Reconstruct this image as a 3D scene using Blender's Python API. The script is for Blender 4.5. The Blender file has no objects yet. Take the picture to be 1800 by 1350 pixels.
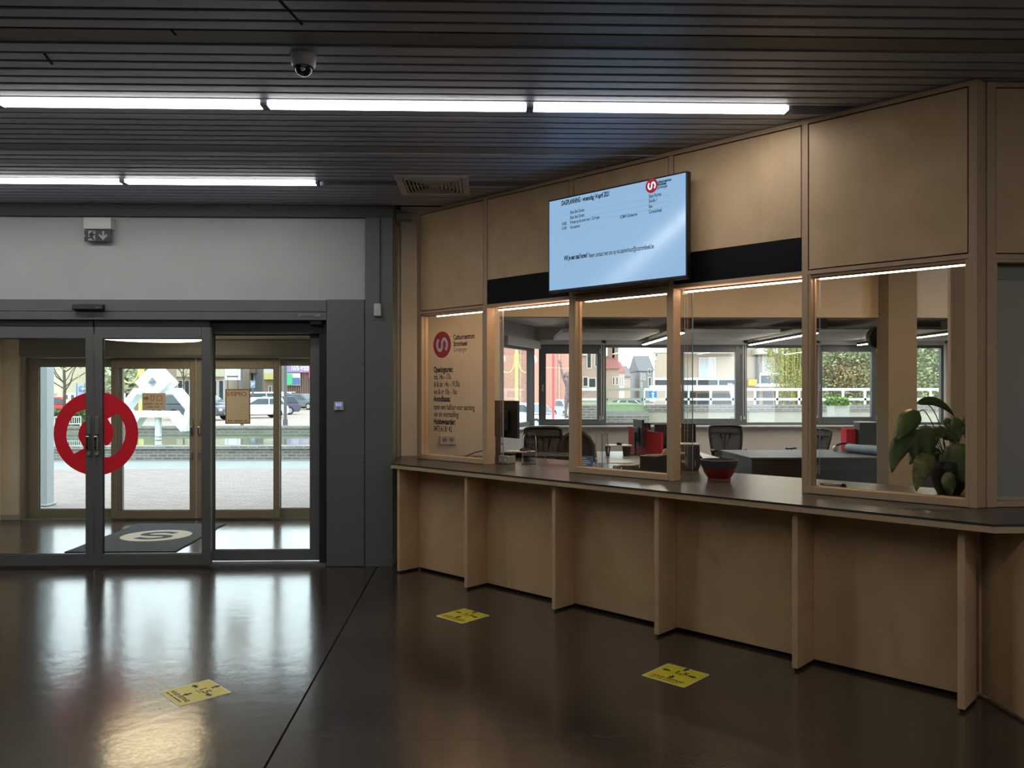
import bpy, bmesh, math, random
from mathutils import Vector, Matrix

scene = bpy.context.scene
COL = scene.collection
R = math.radians

# ------------------------------------------------------------------ camera, sky, exposure
F_PX, CX, HY, EYE, YAW = 1410.0, 900.0, 688.0, 1.65, R(1.5)
cam_d = bpy.data.cameras.new('camera')
cam = bpy.data.objects.new('camera', cam_d)
COL.objects.link(cam)
cam.location = (0, 0, EYE)
cam.rotation_euler = (R(90), 0, -YAW)
cam_d.sensor_fit = 'HORIZONTAL'
cam_d.sensor_width = 36.0
cam_d.lens = 36.0 * F_PX / 1800.0
cam_d.shift_y = 13.0 / 1800.0
cam_d.clip_start = 0.05
cam_d.clip_end = 600
scene.camera = cam

world = bpy.data.worlds.new('overcast_sky')
scene.world = world
world.use_nodes = True
_bg = world.node_tree.nodes['Background']
_bg.inputs[0].default_value = (0.84, 0.93, 1.0, 1)
_bg.inputs[1].default_value = 3.7          # even, bright overcast

LAMP = 13.5         # fluorescent rows in the hall ceiling
WARM = 26.0          # LED strips over the service windows

scene.view_settings.view_transform = 'Standard'
scene.view_settings.look = 'None'
scene.view_settings.gamma = 1.0
scene.view_settings.use_curve_mapping = False
scene.view_settings.exposure = 0.25
scene.cycles.max_bounces = 10
scene.cycles.diffuse_bounces = 5
scene.cycles.glossy_bounces = 4
scene.cycles.transparent_max_bounces = 16
scene.cycles.transmission_bounces = 6
scene.cycles.sample_clamp_indirect = 6.0
scene.cycles.caustics_reflective = False
scene.cycles.caustics_refractive = False
scene.cycles.use_denoising = True

# ------------------------------------------------------------------ survey of the room
_c, _s = math.cos(YAW), math.sin(YAW)
Q = math.sqrt(0.5)
def wx(u, Y):                      # bearing (photo column) -> X on a plane of constant Y
    k = (u - CX) / F_PX
    D = Y / (_c - k * _s)
    return k * D * _c + D * _s
def wz(v, Y, u=CX):                # height seen at photo row v on a plane of constant Y
    k = (u - CX) / F_PX
    return EYE - (v - HY) * (Y / (_c - k * _s)) / F_PX
def gp(u, v, z=0.0):               # point on a level surface of height z
    D = F_PX * (EYE - z) / (v - HY); a = (u - CX) / F_PX * D
    return (a * _c + D * _s, -a * _s + D * _c)
def ks(u, t):                      # the kiosk runs at 45 degrees: s along it, t into it
    k = (u - CX) / F_PX
    dx, dy = k * _c + _s, -k * _s + _c
    D = t / (dx * Q + dy * Q)
    return (dx * Q - dy * Q) * D
def kz(u, v, t):
    k = (u - CX) / F_PX
    dx, dy = k * _c + _s, -k * _s + _c
    return EYE - (v - HY) * (t / (dx * Q + dy * Q)) / F_PX
def K(s, t, z=0.0): return (s * Q + t * Q, -s * Q + t * Q, z)
def to_st(p): return (p[0] * Q - p[1] * Q, p[0] * Q + p[1] * Q)

# ------------------------------------------------------------------ materials
def lin(h):
    h = h.lstrip('#'); o = []
    for i in (0, 2, 4):
        c = int(h[i:i + 2], 16) / 255
        o.append(c / 12.92 if c <= .04045 else ((c + .055) / 1.055) ** 2.4)
    return tuple(o) + (1,)

def mat(name, col, rough=.5, metal=0.0, spec=.5, var=0.0, scale=8.0, stretch=(1, 1, 1), bump=0.0, bscale=None, ior=None, detail=4):
    m = bpy.data.materials.new(name); m.use_nodes = True
    nt = m.node_tree; b = nt.nodes['Principled BSDF']
    c = lin(col) if isinstance(col, str) else tuple(col) + (1,)
    b.inputs['Base Color'].default_value = c
    b.inputs['Roughness'].default_value = rough
    b.inputs['Metallic'].default_value = metal
    b.inputs['Specular IOR Level'].default_value = spec
    if ior: b.inputs['IOR'].default_value = ior
    if var or bump:
        tc = nt.nodes.new('ShaderNodeTexCoord'); mp = nt.nodes.new('ShaderNodeMapping')
        mp.inputs['Scale'].default_value = stretch
        nt.links.new(tc.outputs['Object'], mp.inputs[0])
        n = nt.nodes.new('ShaderNodeTexNoise'); n.inputs['Scale'].default_value = scale; n.inputs['Detail'].default_value = detail
        nt.links.new(mp.outputs[0], n.inputs['Vector'])
        if var:
            r = nt.nodes.new('ShaderNodeValToRGB')
            r.color_ramp.elements[0].position = .3; r.color_ramp.elements[1].position = .72
            r.color_ramp.elements[0].color = tuple(x * (1 - var) for x in c[:3]) + (1,)
            r.color_ramp.elements[1].color = tuple(min(1, x * (1 + var)) for x in c[:3]) + (1,)
            nt.links.new(n.outputs[0], r.inputs[0]); nt.links.new(r.outputs[0], b.inputs['Base Color'])
        if bump:
            n2 = n
            if bscale:
                n2 = nt.nodes.new('ShaderNodeTexNoise'); n2.inputs['Scale'].default_value = bscale
                nt.links.new(mp.outputs[0], n2.inputs['Vector'])
            bp = nt.nodes.new('ShaderNodeBump'); bp.inputs['Strength'].default_value = bump; bp.inputs['Distance'].default_value = .02
            nt.links.new(n2.outputs[0], bp.inputs['Height']); nt.links.new(bp.outputs[0], b.inputs['Normal'])
    return m

def emit(name, col, strength):
    m = bpy.data.materials.new(name); m.use_nodes = True
    nt = m.node_tree; nt.nodes.clear()
    e = nt.nodes.new('ShaderNodeEmission'); o = nt.nodes.new('ShaderNodeOutputMaterial')
    e.inputs[0].default_value = lin(col) if isinstance(col, str) else tuple(col) + (1,)
    e.inputs[1].default_value = strength
    nt.links.new(e.outputs[0], o.inputs[0])
    return m

def glass(name, tint=(.94, .96, .95), base=.035, rough=0.0):
    m = bpy.data.materials.new(name); m.use_nodes = True
    nt = m.node_tree; nt.nodes.clear()
    o = nt.nodes.new('ShaderNodeOutputMaterial'); mx = nt.nodes.new('ShaderNodeMixShader')
    t = nt.nodes.new('ShaderNodeBsdfTransparent'); g = nt.nodes.new('ShaderNodeBsdfGlossy')
    t.inputs[0].default_value = tint + (1,); g.inputs['Roughness'].default_value = rough
    lw = nt.nodes.new('ShaderNodeLayerWeight'); lw.inputs[0].default_value = .5
    p = nt.nodes.new('ShaderNodeMath'); p.operation = 'POWER'; p.inputs[1].default_value = 5
    ma = nt.nodes.new('ShaderNodeMath'); ma.operation = 'MULTIPLY_ADD'; ma.inputs[1].default_value = 1 - base; ma.inputs[2].default_value = base
    nt.links.new(lw.outputs['Facing'], p.inputs[0]); nt.links.new(p.outputs[0], ma.inputs[0])
    nt.links.new(ma.outputs[0], mx.inputs[0]); nt.links.new(t.outputs[0], mx.inputs[1]); nt.links.new(g.outputs[0], mx.inputs[2])
    nt.links.new(mx.outputs[0], o.inputs[0])
    return m

def brick_mat(name, c1, c2, mortar, sx, sz, rough=.85, axis='XZ', msize=.02):
    m = bpy.data.materials.new(name); m.use_nodes = True
    nt = m.node_tree; b = nt.nodes['Principled BSDF']; b.inputs['Roughness'].default_value = rough
    tc = nt.nodes.new('ShaderNodeTexCoord'); sp = nt.nodes.new('ShaderNodeSeparateXYZ'); cb = nt.nodes.new('ShaderNodeCombineXYZ')
    nt.links.new(tc.outputs['Object'], sp.inputs[0])
    if axis == 'XZ':
        ad = nt.nodes.new('ShaderNodeMath'); ad.operation = 'ADD'
        nt.links.new(sp.outputs[0], ad.inputs[0]); nt.links.new(sp.outputs[1], ad.inputs[1])
        nt.links.new(ad.outputs[0], cb.inputs[0]); nt.links.new(sp.outputs[2], cb.inputs[1])
    else:
        nt.links.new(sp.outputs[0], cb.inputs[0]); nt.links.new(sp.outputs[1], cb.inputs[1])
    t = nt.nodes.new('ShaderNodeTexBrick')
    t.inputs['Color1'].default_value = lin(c1); t.inputs['Color2'].default_value = lin(c2); t.inputs['Mortar'].default_value = lin(mortar)
    t.inputs['Scale'].default_value = 1.0; t.inputs['Brick Width'].default_value = sx; t.inputs['Row Height'].default_value = sz
    t.inputs['Mortar Size'].default_value = msize
    nt.links.new(cb.outputs[0], t.inputs['Vector']); nt.links.new(t.outputs[0], b.inputs['Base Color'])
    return m

def plywood_mat(name, col, var=.10):
    m = bpy.data.materials.new(name); m.use_nodes = True
    nt = m.node_tree; b = nt.nodes['Principled BSDF']; b.inputs['Roughness'].default_value = .5
    c = lin(col)
    tc = nt.nodes.new('ShaderNodeTexCoord')
    oi = nt.nodes.new('ShaderNodeObjectInfo')
    ad = nt.nodes.new('ShaderNodeVectorMath'); ad.operation = 'ADD'
    ml = nt.nodes.new('ShaderNodeMath'); ml.operation = 'MULTIPLY'; ml.inputs[1].default_value = 37.0
    nt.links.new(oi.outputs['Random'], ml.inputs[0])
    nt.links.new(tc.outputs['Object'], ad.inputs[0]); nt.links.new(ml.outputs[0], ad.inputs[1])
    def noise(sc, stretch, detail, dist=0):
        mp = nt.nodes.new('ShaderNodeMapping'); mp.inputs['Scale'].default_value = stretch
        nt.links.new(ad.outputs[0], mp.inputs[0])
        n = nt.nodes.new('ShaderNodeTexNoise'); n.inputs['Scale'].default_value = sc; n.inputs['Detail'].default_value = detail; n.inputs['Distortion'].default_value = dist
        nt.links.new(mp.outputs[0], n.inputs['Vector']); return n
    n1 = noise(2.6, (1, 1, .7), 4, 1.6)      # cathedral figure of rotary-cut birch
    n2 = noise(40, (1, 1, .05), 3)           # fine grain
    mx = nt.nodes.new('ShaderNodeMath'); mx.operation = 'MULTIPLY_ADD'; mx.inputs[1].default_value = .16
    nt.links.new(n2.outputs[0], mx.inputs[0]); nt.links.new(n1.outputs[0], mx.inputs[2])
    r = nt.nodes.new('ShaderNodeValToRGB')
    r.color_ramp.elements[0].position = .38; r.color_ramp.elements[1].position = .78
    r.color_ramp.elements[0].color = tuple(x * (1 - var) for x in c[:2]) + (c[2] * (1 - 1.5 * var), 1)
    r.color_ramp.elements[1].color = tuple(min(1, x * (1 + var)) for x in c[:3]) + (1,)
    nt.links.new(mx.outputs[0], r.inputs[0]); nt.links.new(r.outputs[0], b.inputs['Base Color'])
    return m

def vinyl(name, col):          # thin film: part of the daylight behind it shines through
    m = mat(name, col, .45); nt = m.node_tree; b = nt.nodes['Principled BSDF']; o = nt.nodes['Material Output']
    t = nt.nodes.new('ShaderNodeBsdfTranslucent'); t.inputs[0].default_value = lin(col)
    mx = nt.nodes.new('ShaderNodeMixShader'); mx.inputs[0].default_value = .42
    nt.links.new(b.outputs[0], mx.inputs[1]); nt.links.new(t.outputs[0], mx.inputs[2]); nt.links.new(mx.outputs[0], o.inputs[0])
    return m

M = {}
M['ply'] = plywood_mat('birch_plywood', '#d2b28a')
M['ply_edge'] = mat('plywood_edge', '#c6aa88', .55, var=.10, scale=60, stretch=(1, 1, 8))
M['band'] = mat('black_panel', '#0b0c12', .6, spec=.2)
M['worktop'] = mat('dark_laminate', '#3a3936', .28, var=.06, scale=30)
M['anth'] = mat('anthracite_metal', '#6a6d6c', .42, var=.04, scale=5)
M['anth_d'] = mat('anthracite_dark', '#26292a', .45)
M['bronze'] = mat('champagne_metal', '#928c82', .4, metal=.1)
M['white_wall'] = mat('white_plaster', '#b6b7b6', .9, var=.03, scale=3, bump=.03, bscale=120)
M['cream_wall'] = mat('cream_plaster', '#d8d0c3', .9, var=.03, scale=3)
M['vest_wall'] = mat('vestibule_plaster', '#ece3d5', .9, var=.02, scale=3)
M['office_wall'] = mat('office_wall_paint', '#dcd6ce', .85, var=.02, scale=4)
M['slat'] = mat('ceiling_slat_metal', '#b3bacd', .42, var=.05, scale=2, stretch=(.3, 6, 1), ior=1.8)
M['plank'] = mat('ceiling_plank_metal', '#8f8f8c', .5)
M['fascia'] = mat('fascia_dark', '#4a4b4c', .6)
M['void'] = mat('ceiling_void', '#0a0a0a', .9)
M['white_pl'] = mat('white_plastic', '#c9cac8', .4)
M['grey_pl'] = mat('grey_plastic', '#8f9292', .45)
M['black_pl'] = mat('black_plastic', '#101113', .4)
M['black_sat'] = mat('black_satin', '#1a1b1e', .5)
M['dark_desk'] = mat('dark_desk_board', '#33383c', .5)
M['dark_desk_f'] = mat('dark_desk_front', '#1b1d20', .5)
M['white_desk'] = mat('white_desk_board', '#d5d9dc', .35)
M['alu'] = mat('aluminium', '#a8acae', .35, metal=.7)
M['chrome'] = mat('chrome', '#d0d2d4', .15, metal=1.0)
M['win_frame'] = mat('window_frame_metal', '#5b6163', .45)
M['sill'] = mat('window_sill_white', '#dfe1e0', .4)
M['blind'] = mat('roller_blind_fabric', '#c4c6c6', .8)
M['red'] = vinyl('red_vinyl', '#d42638')
M['redlogo'] = mat('red_logo_vinyl', '#c2383a', .5)
M['logo_white'] = mat('logo_white_vinyl', '#dcd8cf', .5)
M['ink'] = mat('black_ink', '#17181a', .6)
M['ink_soft'] = mat('grey_ink', '#4c4b48', .6)
M['yellow'] = mat('yellow_sticker', '#d2c430', .4)
M['sticker_w'] = mat('sticker_border', '#dcd9b8', .4)
M['mat_dark'] = mat('mat_pile', '#3c4046', .95, var=.15, scale=200, bump=.3)
M['mat_light'] = mat('mat_pile_light', '#c9c7c3', .95, bump=.2, scale=200)
M['red_felt'] = mat('red_felt', '#c5263f', .85)
M['mesh_fab'] = mat('chair_mesh_fabric', '#3b3d40', .8)
M['blue_roll'] = mat('blue_paper', '#8fa9c2', .6)
M['blue_card'] = mat('blue_brochure', '#24588f', .4)
M['paper'] = mat('white_paper', '#e4e2dc', .7)
M['kraft'] = mat('kraft_card', '#c2a884', .8)
M['kraft_l'] = mat('kraft_card_light', '#cdb899', .8)
M['kraft_ink'] = mat('kraft_ink', '#a3876a', .8)
M['glass'] = glass('clear_glass')
M['glass_k'] = glass('kiosk_glass', (.95, .95, .93), .045)
M['acryl'] = glass('acrylic', (.93, .95, .95), .10)
M['leaf'] = mat('leaf_green', '#3c5c30', .4, var=.25, scale=14)
M['leaf_v'] = mat('leaf_variegated', '#6f7d54', .45, var=.5, scale=22)
M['stem'] = mat('leaf_stem', '#3d5a2a', .5)
M['pot'] = mat('black_pot', '#17191d', .35)
M['bowl_o'] = mat('bowl_red_glaze', '#8c2c25', .4, var=.3, scale=10)
M['bowl_d'] = mat('bowl_dark_rim', '#3a4240', .6, var=.2, scale=30)
M['lamp'] = emit('fluorescent_glow', (1.0, .97, .95), LAMP)
M['led'] = emit('warm_led_glow', (1.0, .64, .42), WARM)
M['olamp'] = emit('office_lamp_glow', (1.0, .88, .74), 38.0)
M['vlamp'] = emit('vestibule_lamp_glow', (1.0, .77, .48), 5.5)
M['exit_w'] = mat('exit_pictogram', '#9fa5a2', .5)
M['exit_b'] = mat('exit_sign_field', '#0c1211', .4)

# glossy power-floated concrete with stains
def floor_mat():
    m = bpy.data.materials.new('polished_concrete'); m.use_nodes = True
    nt = m.node_tree; b = nt.nodes['Principled BSDF']
    tc = nt.nodes.new('ShaderNodeTexCoord')
    def noise(sc, det, dist=0):
        n = nt.nodes.new('ShaderNodeTexNoise'); n.inputs['Scale'].default_value = sc; n.inputs['Detail'].default_value = det; n.inputs['Distortion'].default_value = dist
        nt.links.new(tc.outputs['Object'], n.inputs['Vector']); return n
    a, d = noise(1.1, 6, .4), noise(55, 5)
    r = nt.nodes.new('ShaderNodeValToRGB')
    r.color_ramp.elements[0].position = .35; r.color_ramp.elements[1].position = .7
    r.color_ramp.elements[0].color = lin('#322c26'); r.color_ramp.elements[1].color = lin('#463e35')
    nt.links.new(a.outputs[0], r.inputs[0])
    # pale specks of worn aggregate
    sp = nt.nodes.new('ShaderNodeTexVoronoi'); sp.inputs['Scale'].default_value = 42
    nt.links.new(tc.outputs['Object'], sp.inputs['Vector'])
    lt = nt.nodes.new('ShaderNodeMath'); lt.operation = 'LESS_THAN'; lt.inputs[1].default_value = .06
    nt.links.new(sp.outputs['Distance'], lt.inputs[0])
    gt = nt.nodes.new('ShaderNodeMath'); gt.operation = 'GREATER_THAN'; gt.inputs[1].default_value = .58
    nt.links.new(noise(1.7, 3).outputs[0], gt.inputs[0])
    mu = nt.nodes.new('ShaderNodeMath'); mu.operation = 'MULTIPLY'
    nt.links.new(lt.outputs[0], mu.inputs[0]); nt.links.new(gt.outputs[0], mu.inputs[1])
    mx = nt.nodes.new('ShaderNodeMix'); mx.data_type = 'RGBA'
    mx.inputs['B'].default_value = lin('#85796a')
    nt.links.new(mu.outputs[0], mx.inputs['Factor']); nt.links.new(r.outputs[0], mx.inputs['A'])
    nt.links.new(mx.outputs['Result'], b.inputs['Base Color'])
    rr = nt.nodes.new('ShaderNodeMapRange'); rr.inputs['To Min'].default_value = .10; rr.inputs['To Max'].default_value = .25
    nt.links.new(d.outputs[0], rr.inputs['Value']); nt.links.new(rr.outputs[0], b.inputs['Roughness'])
    b.inputs['IOR'].default_value = 2.5
    bp = nt.nodes.new('ShaderNodeBump'); bp.inputs['Strength'].default_value = .06; bp.inputs['Distance'].default_value = .02
    nt.links.new(noise(9, 3).outputs[0], bp.inputs['Height']); nt.links.new(bp.outputs[0], b.inputs['Normal'])
    return m
M['floor'] = floor_mat()

# ------------------------------------------------------------------ mesh helpers
class MB:
    def __init__(self): self.v = []; self.f = []
    def add(self, vs, fs):
        o = len(self.v); self.v += [tuple(p) for p in vs]; self.f += [tuple(i + o for i in q) for q in fs]; return self
    def box(self, x0, x1, y0, y1, z0, z1):
        return self.add([(x0,y0,z0),(x1,y0,z0),(x1,y1,z0),(x0,y1,z0),(x0,y0,z1),(x1,y0,z1),(x1,y1,z1),(x0,y1,z1)],
                        [(0,3,2,1),(4,5,6,7),(0,1,5,4),(1,2,6,5),(2,3,7,6),(3,0,4,7)])
    def bar(self, p0, p1, w, d, up=(0, 0, 1)):      # square bar between two points
        p0, p1 = Vector(p0), Vector(p1); a = (p1 - p0).normalized(); u = Vector(up)
        if abs(a.dot(u)) > .98: u = Vector((0, 1, 0))
        x = a.cross(u).normalized() * w / 2; y = x.cross(a).normalized() * d / 2
        vs = [p + sx * x + sy * y for p in (p0, p1) for sx, sy in ((-1,-1),(1,-1),(1,1),(-1,1))]
        return self.add(vs, [(3,2,1,0),(4,5,6,7),(0,1,5,4),(1,2,6,5),(2,3,7,6),(3,0,4,7)])
    def prism(self, pts, z0, z1, plane='XY'):       # extruded simple polygon
        n = len(pts)
        def m(p, h): return (p[0], p[1], h) if plane == 'XY' else ((p[0], h, p[1]) if plane == 'XZ' else (h, p[0], p[1]))
        vs = [m(p, z0) for p in pts] + [m(p, z1) for p in pts]
        return self.add(vs, [tuple(reversed(range(n))), tuple(range(n, 2 * n))] + [(i, (i + 1) % n, n + (i + 1) % n, n + i) for i in range(n)])
    def cyl(self, p0, p1, r, n=12, r2=None, cap=True):
        p0, p1 = Vector(p0), Vector(p1); a = (p1 - p0).normalized(); u = Vector((0, 0, 1)) if abs(a.z) < .9 else Vector((1, 0, 0))
        x = a.cross(u).normalized(); y = a.cross(x); r2 = r if r2 is None else r2
        vs = [p + (math.cos(2*math.pi*i/n) * x + math.sin(2*math.pi*i/n) * y) * q for p, q in ((p0, r), (p1, r2)) for i in range(n)]
        fs = [(i, (i + 1) % n, n + (i + 1) % n, n + i) for i in range(n)]
        if cap: fs += [tuple(reversed(range(n))), tuple(range(n, 2 * n))]
        return self.add(vs, fs)
    def tube(self, pts, r, n=6):
        pts = [Vector(p) for p in pts]; rings = []
        for i, p in enumerate(pts):
            a = (pts[min(i + 1, len(pts) - 1)] - pts[max(i - 1, 0)]).normalized()
            u = Vector((0, 0, 1)) if abs(a.z) < .9 else Vector((1, 0, 0))
            if i == 0: x = a.cross(u).normalized()
            else:
                x = (x - a * x.dot(a)); x = x.normalized() if x.length > 1e-6 else a.cross(u).normalized()
            y = a.cross(x); q = r[i] if isinstance(r, (list, tuple)) else r
            rings.append([p + (math.cos(2*math.pi*k/n) * x + math.sin(2*math.pi*k/n) * y) * q for k in range(n)])
        vs = [v for g in rings for v in g]; fs = []
        for i in range(len(pts) - 1):
            fs += [(i*n + k, i*n + (k+1) % n, (i+1)*n + (k+1) % n, (i+1)*n + k) for k in range(n)]
        fs += [tuple(reversed(range(n))), tuple(range((len(pts)-1)*n, len(pts)*n))]
        return self.add(vs, fs)
    def lathe(self, prof, c=(0, 0, 0), n=20):
        vs = [(c[0] + r * math.cos(2*math.pi*k/n), c[1] + r * math.sin(2*math.pi*k/n), c[2] + z) for r, z in prof for k in range(n)]
        fs = [(i*n + k, i*n + (k+1) % n, (i+1)*n + (k+1) % n, (i+1)*n + k) for i in range(len(prof) - 1) for k in range(n)]
        return self.add(vs, fs)
    def ball(self, c, r, n=12, m=8, sz=1.0):
        return self.lathe([(max(1e-4, r * math.sin(math.pi * i / m)), -r * sz * math.cos(math.pi * i / m)) for i in range(m + 1)], c, n)
    def quad(self, a, b, c, d): return self.add([a, b, c, d], [(0, 1, 2, 3)])
    def frame(self, x0, x1, z0, z1, y0, y1, l, r_, t, b):     # rectangular frame in an XZ plane
        self.box(x0, x0 + l, y0, y1, z0, z1); self.box(x1 - r_, x1, y0, y1, z0, z1)
        self.box(x0 + l, x1 - r_, y0, y1, z1 - t, z1); self.box(x0 + l, x1 - r_, y0, y1, z0, z0 + b); return self

ORIG = {}
def tag(o, label=None, cat=None, group=None, kind=None):
    if label: o['label'] = label
    if cat: o['category'] = cat
    if group: o['group'] = group
    if kind: o['kind'] = kind
    return o
def root(name, label=None, cat=None, at=(0, 0, 0), frame=None, group=None, kind=None, rz=0.0, local=False):
    o = bpy.data.objects.new(name, None); COL.objects.link(o); o.empty_display_size = .1
    if frame == 'K':
        o.location = K(*at); o.rotation_euler = (0, 0, -math.pi / 4); ORIG[o.name] = at
    else:
        o.location = at; o.rotation_euler = (0, 0, rz); ORIG[o.name] = (0, 0, 0) if (local or rz) else at
    return tag(o, label, cat, group, kind)
def build(mb, name, m, parent=None, at=None, frame=None, smooth=False, bevel=0.0, label=None, cat=None, group=None, kind=None):
    o3 = ORIG[parent.name] if parent is not None else (at or (0, 0, 0))
    me = bpy.data.meshes.new(name)
    me.from_pydata([(p[0] - o3[0], p[1] - o3[1], p[2] - o3[2]) for p in mb.v], [], mb.f)
    me.update()
    return place(me, name, m, parent, o3, frame, smooth, bevel, label, cat, group, kind)
def place(me, name, m, parent, o3, frame=None, smooth=False, bevel=0.0, label=None, cat=None, group=None, kind=None):
    ms = m if isinstance(m, (list, tuple)) else [m]
    for q in ms: me.materials.append(M[q] if isinstance(q, str) else q)
    o = bpy.data.objects.new(name, me); COL.objects.link(o)
    if smooth:
        for p in me.polygons: p.use_smooth = True
        if smooth == 'auto':
            try: me.set_sharp_from_angle(angle=R(35))
            except Exception: pass
    if parent is not None:
        o.parent = parent; ORIG[o.name] = o3
    else:
        if frame == 'K': o.location = K(*o3); o.rotation_euler = (0, 0, -math.pi / 4)
        else: o.location = o3
        ORIG[o.name] = o3
    if bevel:
        b = o.modifiers.new('bevel', 'BEVEL'); b.width = bevel; b.segments = 2; b.limit_method = 'ANGLE'
    return tag(o, label, cat, group, kind)
def copy_tree(o, parent=None, mats=None):
    c = o.copy(); COL.objects.link(c); c.parent = parent
    ORIG[c.name] = ORIG.get(o.name, (0, 0, 0))
    for ch in list(o.children): copy_tree(ch, c)
    return c

def flat_curve(splines=None, text=None, size=1.0, bold=0.0, align='LEFT', res=3):
    """a filled 2D curve or a line of lettering, returned as a mesh in the XY plane"""
    if text is not None:
        cu = bpy.data.curves.new('lettering', 'FONT'); cu.body = text; cu.size = size; cu.align_x = align; cu.resolution_u = res
        cu.offset = bold
    else:
        cu = bpy.data.curves.new('outline', 'CURVE'); cu.dimensions = '2D'; cu.fill_mode = 'BOTH'
        for pts in splines:
            sp = cu.splines.new('POLY'); sp.points.add(len(pts) - 1); sp.use_cyclic_u = True
            for p, q in zip(sp.points, pts): p.co = (q[0], q[1], 0, 1)
    ob = bpy.data.objects.new('tmp', cu); COL.objects.link(ob)
    dg = bpy.context.evaluated_depsgraph_get()
    me = bpy.data.meshes.new_from_object(ob.evaluated_get(dg))
    bpy.data.objects.remove(ob); bpy.data.curves.remove(cu)
    me.materials.clear()
    return me
def put_flat(me, name, m, parent, p, xd, yd, width=None, label=None):
    """lay a flat mesh onto a surface: origin p, x axis xd, y axis yd (in the parent's survey frame)"""
    xd, yd, p = Vector(xd).normalized(), Vector(yd).normalized(), Vector(p)
    xs = [v.co.x for v in me.vertices]
    k = 1.0
    if width and xs: k = width / (max(xs) - min(xs))
    o3 = Vector(ORIG[parent.name])
    for v in me.vertices: v.co = p + xd * (v.co.x * k) + yd * v.co.y - o3
    me.update()
    return place(me, name, m, parent, tuple(o3), label=label)
def write(text, size, m, parent, p, xd, yd, width=None, bold=0.0, name='lettering', align='LEFT'):
    return put_flat(flat_curve(text=text, size=size, bold=bold, align=align), name, m, parent, p, xd, yd, width)

def circle(r, n=48, c=(0, 0)): return [(c[0] + r * math.cos(2*math.pi*i/n), c[1] + r * math.sin(2*math.pi*i/n)) for i in range(n)]
def smooth_path(P, k=6):
    out = []
    for i in range(len(P) - 1):
        a, b, c, d = P[max(i-1, 0)], P[i], P[i+1], P[min(i+2, len(P)-1)]
        for j in range(k):
            t = j / k
            out.append(tuple(.5 * (2*b[q] + (c[q]-a[q])*t + (2*a[q]-5*b[q]+4*c[q]-d[q])*t*t + (3*b[q]-a[q]-3*c[q]+d[q])*t**3) for q in range(len(b))))
    return out + [tuple(P[-1])]
def s_stroke(mirror=False, w=.28, sc=1.0):
    P = [(-.40,-.42),(-.55,-.12),(-.52,.16),(-.38,.38),(-.17,.42),(-.03,.24),(0,0),(.03,-.24),(.17,-.42),(.38,-.38),(.52,-.16),(.55,.12),(.40,.42)]
    if not mirror: P = [(-x, y) for x, y in P]
    C = smooth_path(P, 5); L, Rr = [], []
    for i, p in enumerate(C):
        a, b = C[max(i-1, 0)], C[min(i+1, len(C)-1)]
        dx, dy = b[0]-a[0], b[1]-a[1]; q = math.hypot(dx, dy)
        L.append(((p[0] - dy/q*w/2)*sc, (p[1] + dx/q*w/2)*sc)); Rr.append(((p[0] + dy/q*w/2)*sc, (p[1] - dx/q*w/2)*sc))
    return L + Rr[::-1]
# ================================================================== THE SETTING
CEIL = 3.405
DW = 7.60           # hall face of the entrance wall
OD = 10.50          # outer doors
OWY = 15.0          # office window wall

def jx(Y): return -1.066 + (7.256 - Y) * .0199          # saw-cut joint in the floor
fl = root('floor', 'dark polished concrete hall floor', at=(0, 0, 0), kind='structure')
g = .006
build(MB().prism([(-9.5,-6.5),(jx(-6.5)-g,-6.5),(jx(7.9)-g,7.9),(jx(7.9)-g,10.62),(-9.5,10.62)], -.12, 0), 'floor_slab', 'floor', fl)
build(MB().prism([(jx(-6.5)+g,-6.5),(9.2,-6.5),(9.2,15.1),(jx(7.9)+g,15.1),(jx(7.9)+g,7.9)], -.12, 0), 'floor_slab', 'floor', fl)
build(MB().prism([(jx(-6.5)-.03,-6.5),(jx(-6.5)+.03,-6.5),(jx(7.9)+.03,7.9),(jx(7.9)-.03,7.9)], -.11, -.012), 'joint_filler', 'void', fl)
M['crack'] = mat('crack_dust', '#5d554a', .8)
random.seed(4)
for (a, b, n) in (((530,1245),(745,1249),14), ((760,1248),(1205,1240),22), ((560,1296),(860,1302),16), ((1255,1130),(1340,1225),9), ((1000,1296),(1290,1290),14)):
    A, B = gp(*a), gp(*b); pts = []
    for i in range(n + 1):
        t = i / n; pts.append((A[0] + (B[0]-A[0])*t + random.uniform(-.006,.006), A[1] + (B[1]-A[1])*t + random.uniform(-.012,.012)))
    m_ = MB()
    for p, q in zip(pts, pts[1:]):
        if random.random() < .75:
            w = random.uniform(.0008, .002)
            m_.quad((p[0], p[1]-w, .0006), (q[0], q[1]-w, .0006), (q[0], q[1]+w, .0006), (p[0], p[1]+w, .0006))
    build(m_, 'hairline_crack', 'crack', fl)

build(MB().prism([(-9.7,-6.7),(9.4,-6.7),(9.4,15.25),(.9,15.25),(-1.2,10.75),(-9.7,10.75)], 3.56, 3.75), 'roof', 'void', kind='structure', at=(0,0,3.56))
build(MB().box(-9.7,-9.5,-6.7,7.8,0,3.56), 'wall_left', 'white_wall', kind='structure')
build(MB().box(-9.7,9.4,-6.7,-6.5,0,3.56), 'wall_back', 'white_wall', kind='structure')
build(MB().box(6.5,6.7,-6.5,4.4,0,3.56), 'wall_right', 'cream_wall', kind='structure')
build(MB().box(9.2,9.4,4.4,15.2,0,3.56), 'wall_office_right', 'office_wall', kind='structure')

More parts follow.
